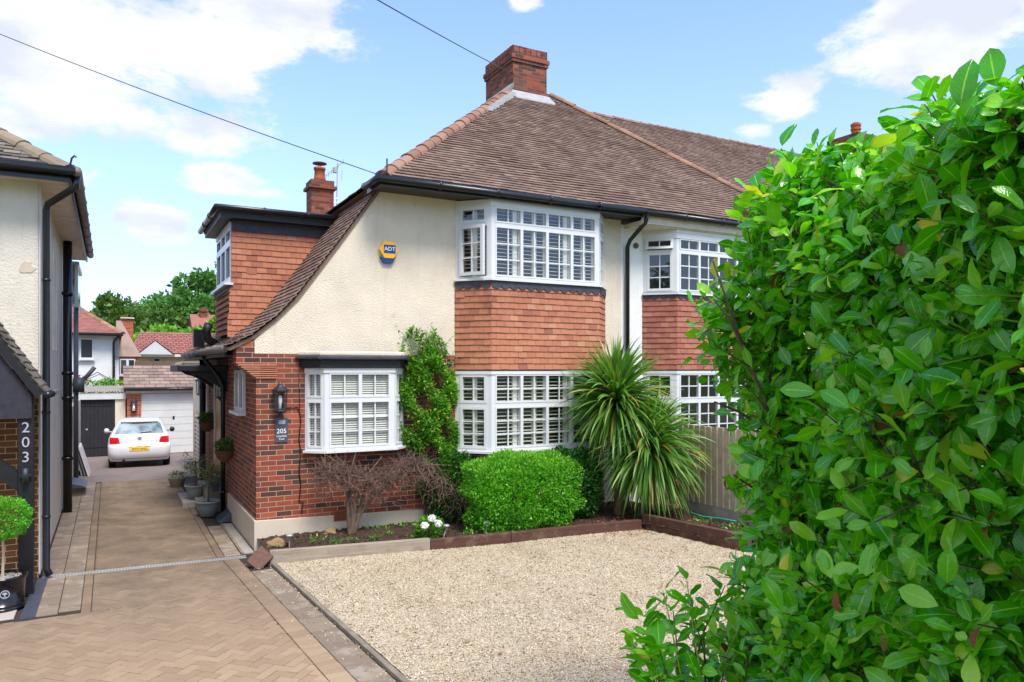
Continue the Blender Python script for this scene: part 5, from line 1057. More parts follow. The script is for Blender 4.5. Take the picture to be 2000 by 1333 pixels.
car.scale = (.9, .9, .9); car.location = (.69, 22.0, -.012); car.rotation_euler = (R(-1.5), 0, R(-2.0))
# ================================================================ PLANTS
rg = np.random.default_rng(7)
def blobpts(c, r, n, shell=.35, sq=1.0):      # points in the outer shell of a squashed super-ellipsoid
    d = unit(rg, n); p = np.sign(d)*np.abs(d)**sq; p = p/np.linalg.norm(p, axis=1, keepdims=True)**(1 if sq == 1 else .0 or 1)
    k = 1-shell*rg.uniform(0, 1, (n, 1))**1.6; return np.array(c)+d*k*np.array(r)*(1+(.0 if sq == 1 else 0)), d
# --- laurel hedge
def laurel(root, spots, dirs, L, label_leaf='leaves', per=7, seed=1):
    r_ = np.random.default_rng(seed); P = []; D = []; U = []; tw = MB(); lat = []
    for p, d in zip(spots, dirs):
        d = Vector(d).normalized(); p = Vector(p); ln = r_.uniform(.16, .32); bend = Vector(r_.normal(0, .25, 3)); q = [p-d*ln*.8, p, p+d*ln*.5+bend*ln*.15, p+(d+bend*.3).normalized()*ln]
        if r_.uniform() < .8: tw.tube(q, [.005, .0042, .0034, .0024], 5, 0 if r_.uniform() < .6 else 1, False)
        a0 = r_.uniform(0, 6.28); sd_ = d.orthogonal().normalized(); bt = d.cross(sd_)
        for k in range(per):
            t_ = .15+.85*k/(per-1); pos_ = p+(d+bend*.3*t_).normalized()*ln*t_; a_ = a0+k*2.4; out_ = (sd_*math.cos(a_)+bt*math.sin(a_)); dd_ = (out_*1.0+d*(.1+.5*t_*t_)+Vector((0, 0, .42))).normalized()
            P.append(pos_); D.append(dd_); u_ = (d*.9+Vector((0, 0, .65))+Vector(r_.normal(0, .35, 3))); U.append(u_)
    P, D, U = np.array(P), np.array(D), np.array(U); P = P+D*.012
    n = len(P); cls = r_.integers(0, 3, n); dead = r_.uniform(size=n) < .013; Vs, Fs, Us, off = [], [], [], 0
    for c_, (fo, dr, ww) in enumerate(((.12, .05, .50), (.34, .18, .46), (.20, .36, .52))):      # flat, folded and curled leaves
        q = (cls == c_) & ~dead; V_, F_, UV_ = leaf_tpl(L, L*ww, 6, fo, dr); V_[:, 2] += .035*L*np.sin(V_[:, 1]/L*9+c_)*np.sign(V_[:, 0]); B = frames(D[q], U[q], r_, .45); s_ = r_.uniform(.45, 1.28, q.sum())
        W_ = np.einsum('nij,kj->nki', B, V_)*s_[:, None, None]+P[q][:, None, :]; k_ = int(q.sum()); Vs.append(W_.reshape(-1, 3)); Fs.append((F_[None]+(np.arange(k_)*len(V_))[:, None, None]).reshape(-1, 4)+off); off += k_*len(V_); Us.append(np.tile(UV_, (k_, 1)))
    o = raw(label_leaf, np.concatenate(Vs), np.concatenate(Fs), 'laurel_leaf', root, np.concatenate(Us), True)
    if dead.any(): leaves('withered_leaves', P[dead], D[dead], leaf_tpl(L*.8, L*.4, 5, .5, .5), 'laurel_dead', r_, root, .6, 1.1, U[dead], .9)
    tw.build('stems', ['bark', 'green_stem'], root); return o
# near face line from (2.1,.6) to (3.0,3.15)
HA, HB = np.array([1.98, .0]), np.array([3.10, 3.08]); ht = (HB-HA)/np.linalg.norm(HB-HA); hn = np.array([-ht[1], ht[0]]); HL = np.linalg.norm(HB-HA); HT = 1.7
spots, dirs = [], []
def lump(a, b): return .10*math.sin(a*3.1+1.3*b)+.08*math.sin(a*5.7-b*4.1+1)+.05*math.sin(b*7.3+a*2)
hr = np.random.default_rng(21)
def shoot(f_):
    if f_ < .60 or f_ > .84:   # long face, and a thin skin of leaves on the far side
        back = f_ > .84
        s_, z = hr.uniform(.2, HL), hr.uniform(.1, 3.5)-.0; z = min(z, 2.96+.60*s_/HL); dpt = hr.uniform(0, 1)**2.4*.36
        rnd = .18*max(0, (z-3.0)/.5)**2 + .22*max(0, (s_-HL+.45)/.45)**2
        holes = math.sin(s_*7.1+z*3.3)*math.sin(z*6.2-s_*3.2+.6)
        if holes > .58 and z < 2.9 and not back: 
            if dpt < .22 or hr.uniform() < .6: return None
        o_ = lump(s_, z)-dpt-rnd-.08+.02+.18*max(0, 1-z/1.8); sg = -1 if back else 1
        if back: o_ = -HT+dpt
        p = HA+ht*s_+hn*o_; nrm = Vector((hn[0]*sg, hn[1]*sg, .1+.9*max(0, z-2.8)))
        if s_ > HL-.4: nrm += Vector((ht[0], ht[1], 0))*1.5*(s_-HL+.4)
    elif f_ < .77:  # far end
        b_, z = hr.uniform(0, HT), hr.uniform(.1, 3.52); dpt = hr.uniform(0, 1)**2.4*.36; p = HB-hn*(b_+.1)-ht*(dpt+.05-lump(b_+3, z)-.02-.14*max(0, 1-z/1.8)+.12*max(0, (z-3.05)/.5)**2); nrm = Vector((ht[0], ht[1], .1))
    else:          # top
        s_, b_ = hr.uniform(.2, HL), hr.uniform(.0, HT); z = 2.88+.65*s_/HL-hr.uniform(0, 1)**1.5*.32+lump(s_*1.3, b_*2)*.6-.12*max(0, (.3-b_)/.3)**2-.12*max(0, (s_-HL+.3)/.3)**2; p = HA+ht*s_-hn*b_; nrm = Vector((hn[0]*.3, hn[1]*.3, 1))
    d_ = nrm.normalized()+Vector(hr.normal(0, .45, 3))+Vector((0, 0, .42)); return (p[0], p[1], z), d_
while len(spots) < 5800:
    q = shoot(hr.uniform())
    if q: spots.append(q[0]); dirs.append(q[1])
Hd = thing('laurel_hedge', 'tall glossy green cherry laurel hedge filling the right foreground', 'hedge', (3.3, 1.5, 0))
laurel(Hd, spots, dirs, .108, 'leaves', 7, 5)
br = MB(); r2_ = random.Random(4)
for i in range(34):
    s_ = r2_.uniform(.2, HL-.1); b_ = r2_.uniform(.45, 1.3); p0 = Vector((*(HA+ht*s_-hn*b_), 0)); p = p0.copy(); pts = [p.copy()]
    for k in range(7): p = p+Vector((r2_.uniform(-.12, .12)+hn[0]*.05, r2_.uniform(-.12, .12)+hn[1]*.05, .45)); pts.append(p.copy())
    br.tube(pts, [.022-.0025*k for k in range(8)], 6, 0, False)
    for k in range(2, 7):
        q_ = pts[k]; e_ = q_+Vector((hn[0]*r2_.uniform(.1, .3)+r2_.uniform(-.1, .1), hn[1]*r2_.uniform(.1, .3)+r2_.uniform(-.1, .1), r2_.uniform(.1, .3))); br.tube([q_, q_.lerp(e_, .5)+Vector((0, 0, .03)), e_], [.009, .007, .004], 5, 0, False)
br.build('branches', 'bark', Hd)
rebase(Hd)
Ls_ = thing('laurel_sapling', 'low laurel sprig growing at the foot of the tall hedge', 'shrub', (2.5, 2.6, 0)); spots, dirs = [], []
m = MB(); tops = []
for i in range(13):
    a_ = i*2.4; rr = .08+.30*((i*.37) % 1); tx, ty, tz = 2.42+rr*math.cos(a_)*1.35, 2.62+rr*math.sin(a_)*.8, 1.18+.22*((i*.61) % 1)-rr*.25; m.tube([(2.5+.03*math.cos(a_), 2.6, 0), (2.48+rr*.4*math.cos(a_), 2.62+rr*.3*math.sin(a_), .6), (tx, ty, tz)], [.012, .009, .005], 6); 
    for k in range(5): spots.append((tx+(2.5-tx)*.12*k, ty+(2.6-ty)*.12*k, tz-.12*k)); dirs.append((math.cos(a_)*.5+hr.normal(0, .2), math.sin(a_)*.5+hr.normal(0, .2), 1))
m.build('branches', 'bark_red', Ls_); laurel(Ls_, spots, dirs, .115, 'leaves', 7, 9); rebase(Ls_)
# --- clipped box bush
def superblob(c, r, n, e=.55, shell=.3):
    d = unit(rg, n); k = 1/np.power(np.sum(np.abs(d)**(2/e), axis=1, keepdims=True), e/2); lum = 1+.07*np.sin(d[:, :1]*9+c[0])*np.sin(d[:, 1:2]*7+d[:, 2:]*4)+.06*np.sin(d[:, 2:]*11+d[:, :1]*6)
    s_ = 1-shell*rg.uniform(0, 1, (n, 1))**1.7; return np.array(c)+d*k*s_*lum*np.array(r), d
def bush(name, label, c, r, n, L, W_, mat, e=.55, cat='bush', stems=5, fold=.2, shell=.3, up=.5):
    t = thing(name, label, cat, (c[0], c[1], .12)); P, d = superblob(c, r, n, e, shell); P[:, 2] = np.maximum(P[:, 2], .14); D = d+rg.normal(0, .6, d.shape)+np.array([0, 0, up]); leaves('foliage', P, D, quad_tpl(L, W_, fold), mat, rg, t, .6, 1.3, d, .6, False)
    m = MB(); rr = random.Random(int(c[0]*100))
    for i in range(stems):
        a_ = rr.uniform(0, 6.28); m.tube([(c[0]+.08*math.cos(a_), c[1]+.08*math.sin(a_), .05), (c[0]+r[0]*.4*math.cos(a_), c[1]+r[1]*.4*math.sin(a_), c[2]), (c[0]+r[0]*.7*math.cos(a_), c[1]+r[1]*.7*math.sin(a_), c[2]+r[2]*.6)], [.018, .012, .004], 6)
    m.build('stems', 'twig', t); rebase(t); return t
bush('box_bush', 'bright green clipped box bush under the shuttered bay window', (5.70, 10.12, .69), (.92, .46, .57), 25000, .042, .027, 'box_leaf', .5, shell=.5)
bush('dark_shrub', 'dark glossy green shrub tucked between the box bush and the spiky palm', (6.72, 10.35, .68), (.55, .34, .60), 7500, .06, .034, 'shrub_leaf', .8, 'shrub')
bush('dark_shrub', 'dark green shrub in the gap under the climber left of the box bush', (4.85, 10.86, .72), (.42, .2, .55), 4200, .055, .028, 'shrub_leaf', .8, 'shrub')
bb_ = [o for o in bpy.data.objects if o.name == 'box_bush'][0]
P, d = superblob((5.70, 10.12, .71), (.90, .43, .57), 8000, .5, .1); k = (d[:, 2] > .45); P, d = P[k], d[k]; ng = leaves('lit_top_growth', P+np.array([0, 0, .01]), d*.4+rg.normal(0, .35, d.shape)+[0, 0, .9], quad_tpl(.045, .02, .2), 'lime_leaf', rg, bb_, .6, 1.4, d, .6, False); ng.matrix_parent_inverse = Matrix.Translation(-bb_.location)  # lime new growth; the bush's lighter top shading is put into this leaf colour
# --- climber on the wall
t = thing('wall_climber', 'green leafy climber scrambling up the wall between the two bays', 'climbing plant', (4.6, 11.0, .15)); P = []; prof = [(.5, 4.45, 5.05), (.8, 4.35, 5.0), (1.2, 4.3, 4.92), (1.5, 4.12, 4.93), (2.0, 4.02, 4.95), (2.5, 4.08, 4.9), (2.75, 4.12, 4.82), (2.95, 4.08, 4.75), (3.1, 4.15, 4.6), (3.3, 4.25, 4.5)]
def pw(z):
    for a_, b_ in zip(prof, prof[1:]):
        if a_[0] <= z <= b_[0]: q_ = (z-a_[0])/(b_[0]-a_[0]); return a_[1]+q_*(b_[1]-a_[1]), a_[2]+q_*(b_[2]-a_[2])
    return prof[-1][1:]
while len(P) < 13000:
    z = rb.uniform(.5, 3.25)
    if z > 2.9 and rb.random() < .6: continue
    x0_, x1_ = pw(z); x = rb.uniform(x0_-.06, x1_+.06); cl_ = math.sin(x*11+z*2)*math.sin(z*8+x*3)
    if rb.random() > .5+.75*cl_: continue
    e_ = min(x-x0_, x1_-x)/(x1_-x0_); dep = .32*(max(0, e_)*2)**.5*(1 if z < 2.8 else .5); P.append((x, YF-.04-dep*rb.random()**.5-.05*cl_, z))
P = np.array(P); D = rg.normal(0, .7, P.shape)+np.array([0, -.7, .25]); leaves('foliage', P, D, quad_tpl(.068, .03, .2), 'climber_leaf', rg, t, .6, 1.3, None, .7, False)
m = MB(); P2 = []
for i in range(22):
    x, z = rb.uniform(4.1, 4.75), rb.uniform(2.5, 3.0); dx = rb.uniform(-.35, .25)*1.0; dz = rb.uniform(.15, .5); pts = [(x, YF-.15, z), (x+dx*.5, YF-.22, z+dz*.7), (x+dx, YF-.24, z+dz)]; m.tube(pts, [.004, .003, .0015], 4)
    for k in range(14): q_ = k/13; P2.append((x+dx*q_+rb.uniform(-.02, .02), YF-.15-.1*q_, z+dz*(1.2*q_-.2*q_*q_)+rb.uniform(-.02, .02)))
for i in range(9): x = rb.uniform(4.3, 4.8); m.tube([(4.5+rb.uniform(-.1, .1), YF-.06, .1), (x, YF-.07, 1.0), (x+rb.uniform(-.2, .2), YF-.08, 1.9), (x+rb.uniform(-.3, .2), YF-.1, 2.9)], [.016, .012, .008, .004], 5)
m.build('stems', 'twig', t); P2 = np.array(P2); leaves('young_leaves', P2, rg.normal(0, .6, P2.shape)+np.array([0, -.2, .7]), quad_tpl(.05, .017, .2), 'climber_leaf', rg, t, .6, 1.2, None, .7, False); rebase(t)
# --- bare twiggy shrub trained under the small window
t = thing('bare_shrub', 'bare twiggy brown shrub trained along the brick under the small bay window', 'shrub', (3.2, 10.85, .15)); m = MB(); tw = MB(); r_ = random.Random(12); B0 = Vector((3.14, 10.78, .12))
limbs = [[(0, 0, 0), (.02, .02, .35), (-.02, .05, .8), (-.12, .06, 1.05), (-.35, .06, 1.22)], [(.03, 0, 0), (.12, .0, .3), (.32, -.02, .55), (.70, -.05, .80), (1.2, -.05, 1.0), (1.7, -.03, .95)], [(-.02, 0, 0), (-.04, .05, .5), (0, .08, .9), (.1, .08, 1.25)], [(.04, 0, 0), (.18, .05, .5), (.28, .07, .9), (.5, .07, 1.15)], [(-.05, .02, .75), (-.25, .0, .88), (-.5, .02, 1.0)], [(1.35, -.03, 1.0), (1.6, 0, .6), (1.62, 0, .0)], [(.02, 0, 0), (.07, .02, .5), (.2, .05, .8)]]
for lb in limbs: k = len(lb); m.tube([B0+Vector(p) for p in lb], [.034*(1-.75*i/(k-1)) if lb[0][2] == 0 else .02*(1-.5*i/(k-1)) for i in range(k)], 7)
m.build('limbs', 'bark', t)
for i in range(1500):
    q_ = r_.random(); x = 2.62+2.35*q_; 
    if x < 4.1: z0_ = 1.20+.10*math.sin(x*5)-.1*r_.random()
    else: z0_ = 1.22-.75*((x-4.1)/.9)**1.3+.12*r_.random()
    z = z0_-.03-abs(r_.gauss(0, .18)); y = 10.84-abs(r_.gauss(0, .12)); p = Vector((x, y, max(.2, z))); pts = [p]; dz_ = Vector((r_.uniform(-1, 1), r_.uniform(-.6, .2), r_.uniform(-.7, .6))) if x < 4.3 else Vector((r_.uniform(-.5, .8), r_.uniform(-.5, .3), r_.uniform(-1, .3)))
    for k in range(3): dz_ = (dz_+Vector((r_.gauss(0, .4), r_.gauss(0, .3), r_.gauss(0, .4)))).normalized(); pts.append(pts[-1]+dz_*r_.uniform(.05, .10))
    tw.tube(pts, [.005, .0042, .0034, .002], 4, 0 if r_.random() < .6 else 1, False)
tw.build('twigs', ['twig', 'bark_red'], t); rebase(t)
# --- cordylines
def cordyline(name, label, base, heads, seed):
    t = thing(name, label, 'palm', base); r_ = np.random.default_rng(seed); m = MB(); Vs, Fs, Us = [], [], []; off = 0
    for (hx, hy, hz, nl, Ln, droop) in heads:
        m.tube([base, ((base[0]+hx)/2+.03, (base[1]+hy)/2, (base[2]+hz)/2), (hx, hy, hz)], [.085, .07, .06], 10)
        for i in range(nl):
            f_ = i/nl; az_ = i*2.39996+r_.normal(0, .15); el_ = R(89)-f_**1.05*R(142)+r_.normal(0, .12); L = Ln*r_.uniform(.8, 1.12)*(1 if f_ > .1 else .75); d = np.array([math.cos(az_)*math.cos(el_), math.sin(az_)*math.cos(el_), math.sin(el_)]); p = np.array([hx, hy, hz-.12+.22*(1-f_)]); K = 8; sd_ = np.array([-math.sin(az_), math.cos(az_), 0.]); dr_ = droop*r_.uniform(.5, 1.4); w0 = .022*r_.uniform(.8, 1.2); tw_ = r_.normal(0, .5)
            for k in range(K+1):
                t_ = k/K; w_ = w0*(1-t_**2.2)*(.55+.9*min(1, t_*3)); s2 = sd_*math.cos(tw_)+np.cross(sd_, d)*math.sin(tw_)
                Vs += [p-s2*w_+np.array([0, 0, .3*w_]), p, p+s2*w_+np.array([0, 0, .3*w_])]; Us += [(0, t_), (.5, t_), (1, t_)]
                p = p+d*L/K; d = d+np.array([0, 0, -dr_*(.10+.28*t_)]); d /= np.linalg.norm(d)
            for k in range(K):
                for j in range(2): a_ = off+k*3+j; Fs.append((a_, a_+1, a_+4, a_+3))
            off += 3*(K+1)
    m.build('trunk', 'palm_bark', t); raw('leaves', np.array(Vs), np.array(Fs), 'cord_leaf', t, np.array(Us), True); rebase(t)
cordyline('cordyline_palm', 'taller spiky cordyline palm with a bare trunk in front of the bay', (7.62, 10.22, .1), [(7.52, 10.15, 2.05, 820, 1.08, .7)], 3)
cordyline('cordyline_palm', 'shorter spiky cordyline palm drooping over the sleeper corner by the fence', (7.95, 9.98, .1), [(8.0, 9.85, 1.22, 820, 1.12, .9)], 4)
# --- topiary in the black pot
t = thing('potted_topiary', 'round clipped topiary ball on a thin stem in a glossy black pot', 'potted plant', (-1.03, 9.72, 0)); m = MB(); c = (-1.03, 9.72, .006)
m.lathe(c, [(.205, 0), (.215, .01), (.215, .03), (.20, .035), (.212, .05), (.212, .06), (.20, .065), (.215, .30), (.235, .34), (.235, .36), (.215, .36), (.21, .30)], 36); po = m.build('pot', 'pot_black', t, True)
m = MB(); cc2 = Vector((-.985, 9.72-.212, .20)); m.lathe((cc2.x, cc2.y, cc2.z), [(.036, 0), (.036, -.006), (.044, -.006), (.044, 0)], 24, ax='y'); m.tube([cc2+Vector((0, -.004, -.03)), cc2+Vector((0, -.006, .0))], .005, 6)
for a_ in np.linspace(.1, PI-.1, 7): m.tube([cc2+Vector((0, -.006, -.004)), cc2+Vector((.024*math.cos(a_), -.006, .003+.022*math.sin(a_)))], .004, 5)
m.tube([cc2+Vector((-.02, -.005, -.026)), cc2+Vector((.02, -.005, -.026))], .003, 5); m.build('tree_emblem', 'silver_text', po)
m = MB(); m.lathe((c[0], c[1], .0), [(.2, .31), (.19, .325), (.01, .33)], 24); m.build('compost', 'soil', t); P = np.array([(c[0]+r*math.cos(a_), c[1]+r*math.sin(a_), .335) for r, a_ in zip(rg.uniform(0, .19, 320)**1, rg.uniform(0, 6.28, 320))]); stones('pebble_mulch', P, .008, .016, 'concrete', t)['kind'] = 'stuff'
m = MB(); m.tube([(c[0], c[1], .3), (c[0]+.01, c[1], .6), (c[0], c[1], .85)], [.014, .013, .012], 8); m.build('stem', 'fence_wood', t)
P, d = superblob((c[0]+.0, c[1], .985), (.255, .255, .22), 5200, .85, .25); leaves('foliage', P, d+rg.normal(0, .5, d.shape), quad_tpl(.026, .016, .2), 'box_leaf', rg, t, .6, 1.3, d, .6, False); rebase(t)
# --- pots by the steps
def olive(name, label, x, y, z, s, seed, ball=False):
    t = thing(name, label, 'potted plant', (x, y, z)); r_ = random.Random(seed); m = MB(); m.lathe((x, y, z), [(.09*s, 0), (.13*s, .02*s), (.185*s, .20*s), (.20*s, .25*s), (.215*s, .26*s), (.215*s, .285*s), (.19*s, .285*s), (.18*s, .22*s)], 24); m.build('pot', 'pot_blue', t, True)
    m = MB(); m.lathe((x, y, z), [(.18*s, .24*s), (.01, .25*s)], 16); m.build('compost', 'soil', t); m = MB(); P = []
    m.tube([(x, y, z+.2*s), (x+.02, y, z+.6*s), (x, y, z+.8*s)], [.016, .014, .012], 6)
    for i in range(16):
        a_ = r_.uniform(0, 6.28); e_ = r_.uniform(.1, 1.3); L = r_.uniform(.2, .42)*s; p0 = Vector((x, y, z+r_.uniform(.5, .8)*s)); dd_ = Vector((math.cos(a_)*math.cos(e_), math.sin(a_)*math.cos(e_), math.sin(e_))); p1 = p0+dd_*L; m.tube([p0, p0+dd_*L*.5+Vector((0, 0, .02)), p1], [.006, .004, .002], 4)
        for k in range(34): q_ = r_.uniform(.25, 1.05); P.append(p0+dd_*L*q_+Vector((r_.gauss(0, .035), r_.gauss(0, .035), r_.gauss(0, .035))))
    m.build('branches', 'bark', t); P = np.array(P); leaves('foliage', P, rg.normal(0, 1, P.shape)+np.array([0, 0, .3]), quad_tpl(.055*s, .013*s, .2), 'olive_leaf', rg, t, .7, 1.2, None, .8, False); rebase(t)
olive('potted_olive', 'small olive tree in a blue grey pot beside the door steps', 1.52, 14.05, 0, 1.0, 1)
olive('potted_olive', 'second olive in a blue pot standing on the lower door step', 1.44, 15.45, .12, .9, 2)
for x, y, z, lab, col in ((1.72, 13.45, 1.22, 'wicker wall basket with red flowers nearer the corner downpipe', 'flower_red'), (1.72, 16.0, 1.55, 'wicker wall basket of leafy plants beside the black soil pipe', 'flower_red')):
    t = thing('hanging_basket', lab, 'flower basket', (x, y, z)); m = MB(); m.lathe((x, y, z), [(.04, -.20), (.11, -.15), (.15, -.06), (.165, 0), (.15, 0)], 16); m.box(x, 1.85, y-.01, y+.01, z-.02, z+.0); m.build('basket', 'wicker', t)
    P, d = superblob((x, y, z+.07), (.15, .15, .11), 500, 1, .6); leaves('foliage', P, d+rg.normal(0, .5, d.shape)+[0, 0, .5], quad_tpl(.05, .03, .2), 'tree_leaf_mid', rg, t, .6, 1.3, d, .6, False)
    P, d = superblob((x, y, z+.10), (.15, .15, .12), 26, 1, .2); leaves('flowers', P, d, quad_tpl(.035, .035, .2), col, rg, t, .6, 1.3, d, .6, False); rebase(t)
t = thing('step_planter', 'grey trough planter with trailing leaves on the top door step', 'planter', (1.68, 14.75, .35)); m = MB(); m.box(1.62, 1.80, 14.6, 14.95, .47, .60); m.box(1.64, 1.78, 14.62, 14.93, .35, .47); m.build('trough', 'slate_plate', t, bevel=.01); P, d = superblob((1.70, 14.78, .64), (.16, .22, .10), 420, 1, .6); leaves('foliage', P, d+[0, 0, .4], quad_tpl(.05, .025, .2), 'olive_leaf', rg, t, .6, 1.3, d, .6, False); rebase(t)
t = thing('stone_trough', 'low mossy stone pot with small plants at the far door step', 'planter', (1.30, 18.0, 0)); m = MB(); m.lathe((1.30, 17.9, 0), [(.12, 0), (.17, .15), (.18, .2), (.15, .2)], 12); m.build('pot', 'concrete_dark', t); P, d = superblob((1.30, 17.9, .26), (.16, .16, .08), 260, 1, .6); leaves('foliage', P, d+[0, 0, .4], quad_tpl(.05, .025, .2), 'olive_leaf', rg, t, .6, 1.3, d, .6, False); rebase(t)
# --- bed details
for x, y, rz, lab in ((2.17, 10.42, 0, 'solar garden light at the left end of the bed beside the tan rock'), (4.27, 9.98, .25, 'solar garden light leaning beside the white hydrangea'), (4.95, 9.93, .05, 'solar garden light in front of the clipped box bush')):
    t = thing('solar_light', lab, 'garden light', (x, y, .12), 'solar lights along the flower bed'); m = MB(); m.tube([(x, y, .1), (x+rz*.2, y, .26)], .008, 6); m.build('spike', 'steel', t); m = MB(); m.lathe((x+rz*.22, y, .24), [(.012, 0), (.025, .02), (.035, .06), (.05, .065), (.05, .08), (.035, .09)], 16); m.build('lamp_head', 'steel', t, True); rebase(t)
def rock(x, y, z, r, lab, seed):
    bm = bmesh.new(); bmesh.ops.create_icosphere(bm, subdivisions=3, radius=1); rr = random.Random(seed); off = [rr.uniform(0, 9) for _ in range(3)]
    for v in bm.verts: k = 1+.18*math.sin(v.co.x*3+off[0])*math.sin(v.co.y*4+off[1])+.12*math.sin(v.co.z*6+off[2]+v.co.x*4); v.co = Vector((v.co.x*r*1.3*k, v.co.y*r*k, v.co.z*r*.8*k))
    me = bpy.data.meshes.new('garden_rock'); bm.to_mesh(me); bm.free(); me.materials.append(M['rock']); o = bpy.data.objects.new('garden_rock', me); o.location = (x, y, z); COL.objects.link(o); tag(o, lab, 'rock')
rock(2.02, 10.62, .15, .11, 'tan rock at the left end of the flower bed against the plinth', 1); rock(2.88, 10.98, .17, .08, 'smaller tan rock below the brick air vent', 2)
t = thing('hydrangea', 'small hydrangea with white flower heads and yellow green leaves in the bed', 'plant', (4.12, 10.12, .13)); P, d = superblob((4.12, 10.12, .27), (.19, .16, .15), 420, 1, .6); leaves('foliage', P, d+rg.normal(0, .3, d.shape)+[0, 0, .4], quad_tpl(.075, .05, .2), 'climber_leaf', rg, t, .7, 1.3, d, .5, False)
for fx, fy, fz in ((4.05, 9.86, .47), (4.14, 9.84, .39), (3.95, 9.88, .37)): P, d = superblob((fx, fy, fz), (.034, .034, .028), 200, 1, .3); leaves('flower_head', P, d+rg.normal(0, 1, d.shape), quad_tpl(.034, .034, .1), 'flower_white', rg, t, .8, 1.2, d, .5, False)
m = MB(); [m.tube([(4.12, 10.12, .1), (4.12+.1*math.cos(a_), 10.12+.08*math.sin(a_), .3)], .005, 5) for a_ in range(6)]; m.build('stems', 'twig', t); rebase(t)
P = []
for cx_, cy_, s_, k_ in ((2.95, 10.35, .34, 50), (3.35, 10.3, .14, 55), (2.75, 10.22, .15, 30), (3.6, 10.45, .12, 40), (3.6, 10.85, .25, 60), (4.0, 10.9, .2, 60), (4.7, 9.95, .2, 60), (3.9, 10.1, .15, 50), (2.6, 10.6, .25, 40), (8.3, 9.0, .4, 70), (8.4, 8.4, .3, 60), (5.0, 9.9, .2, 40)):
    for i in range(k_): P.append((cx_+rb.gauss(0, s_*.35), cy_+rb.gauss(0, s_*.35), .15+.05*rb.random()))
P = np.array([p for p in P if inpoly(p[0], p[1]-.02, bedp)]); o = leaves('weeds', P, rg.normal(0, .7, P.shape)+[0, 0, .7], quad_tpl(.05, .02, .2), 'climber_leaf', rg, None, .5, 1.3, None, .8, False); tag(o, 'scattered low green weeds over the soil bed', 'weeds', kind='stuff')
P = []
for i in range(260): x = rb.uniform(5.2, 8.7); P.append((x, rb.uniform(9.6, 10.4) if x < 7.7 else rb.uniform(7.8, 10), .155))
for i in range(60): P.append((rb.gauss(7.3, .35), rb.gauss(9.35, .12), .035))
for i in range(26): P.append((rb.uniform(2.6, 7.5), rb.uniform(5, 9.3), .03))
P = np.array(P); o = leaves('fallen_leaves', P, rg.normal(0, 1, P.shape)*[1, 1, .25], quad_tpl(.05, .024, .3), 'laurel_dead', rg, None, .5, 1.3, None, .5, False); tag(o, 'scattered dry brown leaves on the soil and gravel', 'fallen leaves', kind='stuff')
m = MB(); m.tube([(8.78, 9.72, .16), (8.6, 9.5, .18), (8.62, 9.25, .165), (8.75, 9.0, .165), (8.82, 8.7, .165)], .014, 8); tag(m.build('garden_hose', 'hose_green', None, True), 'short green garden hose lying by the foot of the fence', 'hose')
# --- fence on the right
t = thing('boundary_fence', 'weathered close boarded timber fence on a concrete gravel board', 'fence', (8.95, 8, 0)); m = MB()
for i in range(22): y = 7.0+i*.14; m.hexa([(8.918, y, .30), (8.94, y+.15, .30), (8.96, y+.15, .30), (8.96, y, .30)], [(8.918, y, 1.63+rb.uniform(-.008, .008)), (8.94, y+.15, 1.63), (8.96, y+.15, 1.63), (8.96, y, 1.63)])
m.build('boards', 'fence_wood', t); m = MB(); m.box(8.935, 8.985, 7.0, 10.06, -.02, .30); m.build('gravel_board', 'concrete', t); m = MB(); m.box(8.90, 9.0, 10.07, 10.16, -.02, 1.68); m.build('post', 'concrete', t, bevel=.006); rebase(t)
# --- trees
def tree(name, label, x, y, zb, h, r, mat, n, seed, L=.55, sq=.8):
    r_ = np.random.default_rng(seed); t = thing(name, label, 'tree', (x, y, zb)); m = MB(); m.tube([(x, y, zb), (x+.1, y, zb+h*.35), (x, y, zb+h*.7)], [r*.09, r*.065, r*.03], 8); P = []; DN = []
    nc = 42; cen = []
    for i in range(nc):
        d = r_.normal(size=3); d /= np.linalg.norm(d); 
        if d[2] < -.5: d[2] *= -.6
        k = r_.uniform(.45, .92); cen.append((np.array([x, y, zb+h*.62])+d*k*np.array([r, r, h*.40]), r*r_.uniform(.20, .38)))
        if i < 14: m.tube([(x, y, zb+h*.4), tuple((np.array([x, y, zb+h*.5])+cen[-1][0])/2), tuple(cen[-1][0])], [r*.035, r*.02, r*.008], 5)
    m.build('trunk', 'bark', t)
    for c, cr_ in cen:
        k = int(n/nc); d = unit(r_, k); rad = cr_*r_.uniform(.55, 1.05, (k, 1))*(1+.25*np.sin(d[:, :1]*7+c[0])*np.sin(d[:, 2:]*6)); P.append(c+d*rad*[1, 1, sq]); DN.append(d)
    P, DN = np.concatenate(P), np.concatenate(DN); leaves('crown', P, DN+r_.normal(0, .6, DN.shape), quad_tpl(L, L*.62, .2), mat, r_, t, .5, 1.3, DN, .7, False); rebase(t)
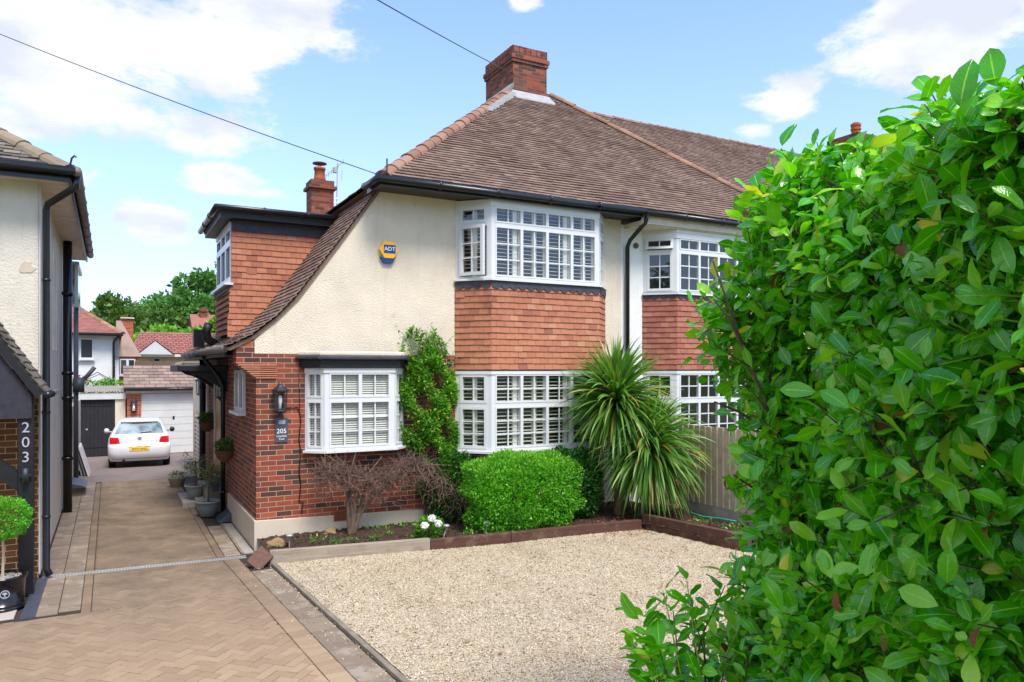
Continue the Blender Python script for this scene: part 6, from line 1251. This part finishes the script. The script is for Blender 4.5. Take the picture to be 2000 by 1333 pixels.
TL = [('tree', 'tallest dark broadleaf tree partly behind the dormer', 9.6, 72, -1, 13.4, 3.2, 'tree_leaf', 9000, 1), ('tree', 'broad rich green tree in the middle of the far tree line', 6.6, 68, -1, 11.6, 3.6, 'tree_leaf', 13000, 2), ('tree', 'dark round tree behind the broad green one', 5.0, 85, -1, 12.0, 3.2, 'tree_leaf', 7000, 3),
      ('tree', 'olive green tree just right of the white house roof', .9, 66, -1, 9.4, 2.4, 'tree_leaf_mid', 8000, 4), ('tree', 'green tree rising over the white house roof', -2.2, 74, -1, 9.8, 3.4, 'tree_leaf_mid', 8000, 5), ('tree', 'dark green tree in the dip of the tree line', 3.0, 80, -1, 9.8, 2.2, 'tree_leaf', 6000, 6),
      ('tree', 'small lime green tree above the bungalow roof', 3.9, 56, -1, 7.0, 1.7, 'tree_leaf_lime', 5000, 7), ('tree', 'small pale tree by the far red roof', 6.3, 54.5, -1, 7.5, 1.3, 'tree_leaf_lime', 4000, 8), ('tree', 'low bright green tree beside the brick house', 1.75, 50, -1, 6.0, 1.2, 'tree_leaf_lime', 4000, 9), ('tree', 'tall green tree hidden mostly by the dormer wall', 13.5, 74, -1, 12, 4, 'tree_leaf', 6000, 10), ('tree', 'green tree behind the left house', -6.5, 76, -1, 9.8, 3.2, 'tree_leaf_mid', 5000, 11),
      ('tree', 'mid green tree between the lime tree and the dip', 3.6, 62, -1, 8.3, 1.9, 'tree_leaf_mid', 5000, 12)]
for a_ in TL: tree(*a_, L=.42)
for a_ in (('street_tree', 'large tree across the road seen only in the window glass', -9, -17, 0, 10.5, 4.5, 'tree_leaf', 5000, 31), ('street_tree', 'second large tree across the road, reflected in the window glass', 2, -20, 0, 9, 4.2, 'tree_leaf', 5000, 32), ('street_tree', 'third tree across the road, mirrored in the right hand windows', 13, -18, 0, 11, 4.6, 'tree_leaf', 5000, 33), ('street_tree', 'fourth tree across the road, mirrored in the far right windows', -22, -16, 0, 9.5, 4.6, 'tree_leaf', 4000, 34)): tree(*a_, L=.7)
# plants over the black garage
t = thing('garage_plants', 'pink roses and green plants growing behind the black garage roof', 'plant', (-.4, 31.5, 0)); P = rg.uniform([-1.6, 31.4, 1.3], [.45, 32.0, 2.28], (2600, 3)); P[:, 2] -= .12*np.abs(np.sin(P[:, 0]*4)); leaves('foliage', P, rg.normal(0, 1, P.shape)+[0, 0, .5], quad_tpl(.12, .06, .2), 'tree_leaf_lime', rg, t, .6, 1.3, None, .6, False)
P = rg.uniform([-1.3, 31.2, 2.1], [-.7, 31.4, 2.36], (60, 3)); leaves('flowers', P, unit(rg, 60), quad_tpl(.09, .09, .2), 'flower_pink', rg, t, .6, 1.3, None, .6, False)
m = MB(); m.tube([(-.9, 31.3, 2.2), (-.4, 31.3, 2.5), (.05, 31.3, 2.2)], .015, 5); m.tube([(-.8, 31.3, 2.2), (-.35, 31.3, 2.42), (0, 31.3, 2.15)], .012, 5); m.build('arch', 'gutter_black', t); rebase(t)
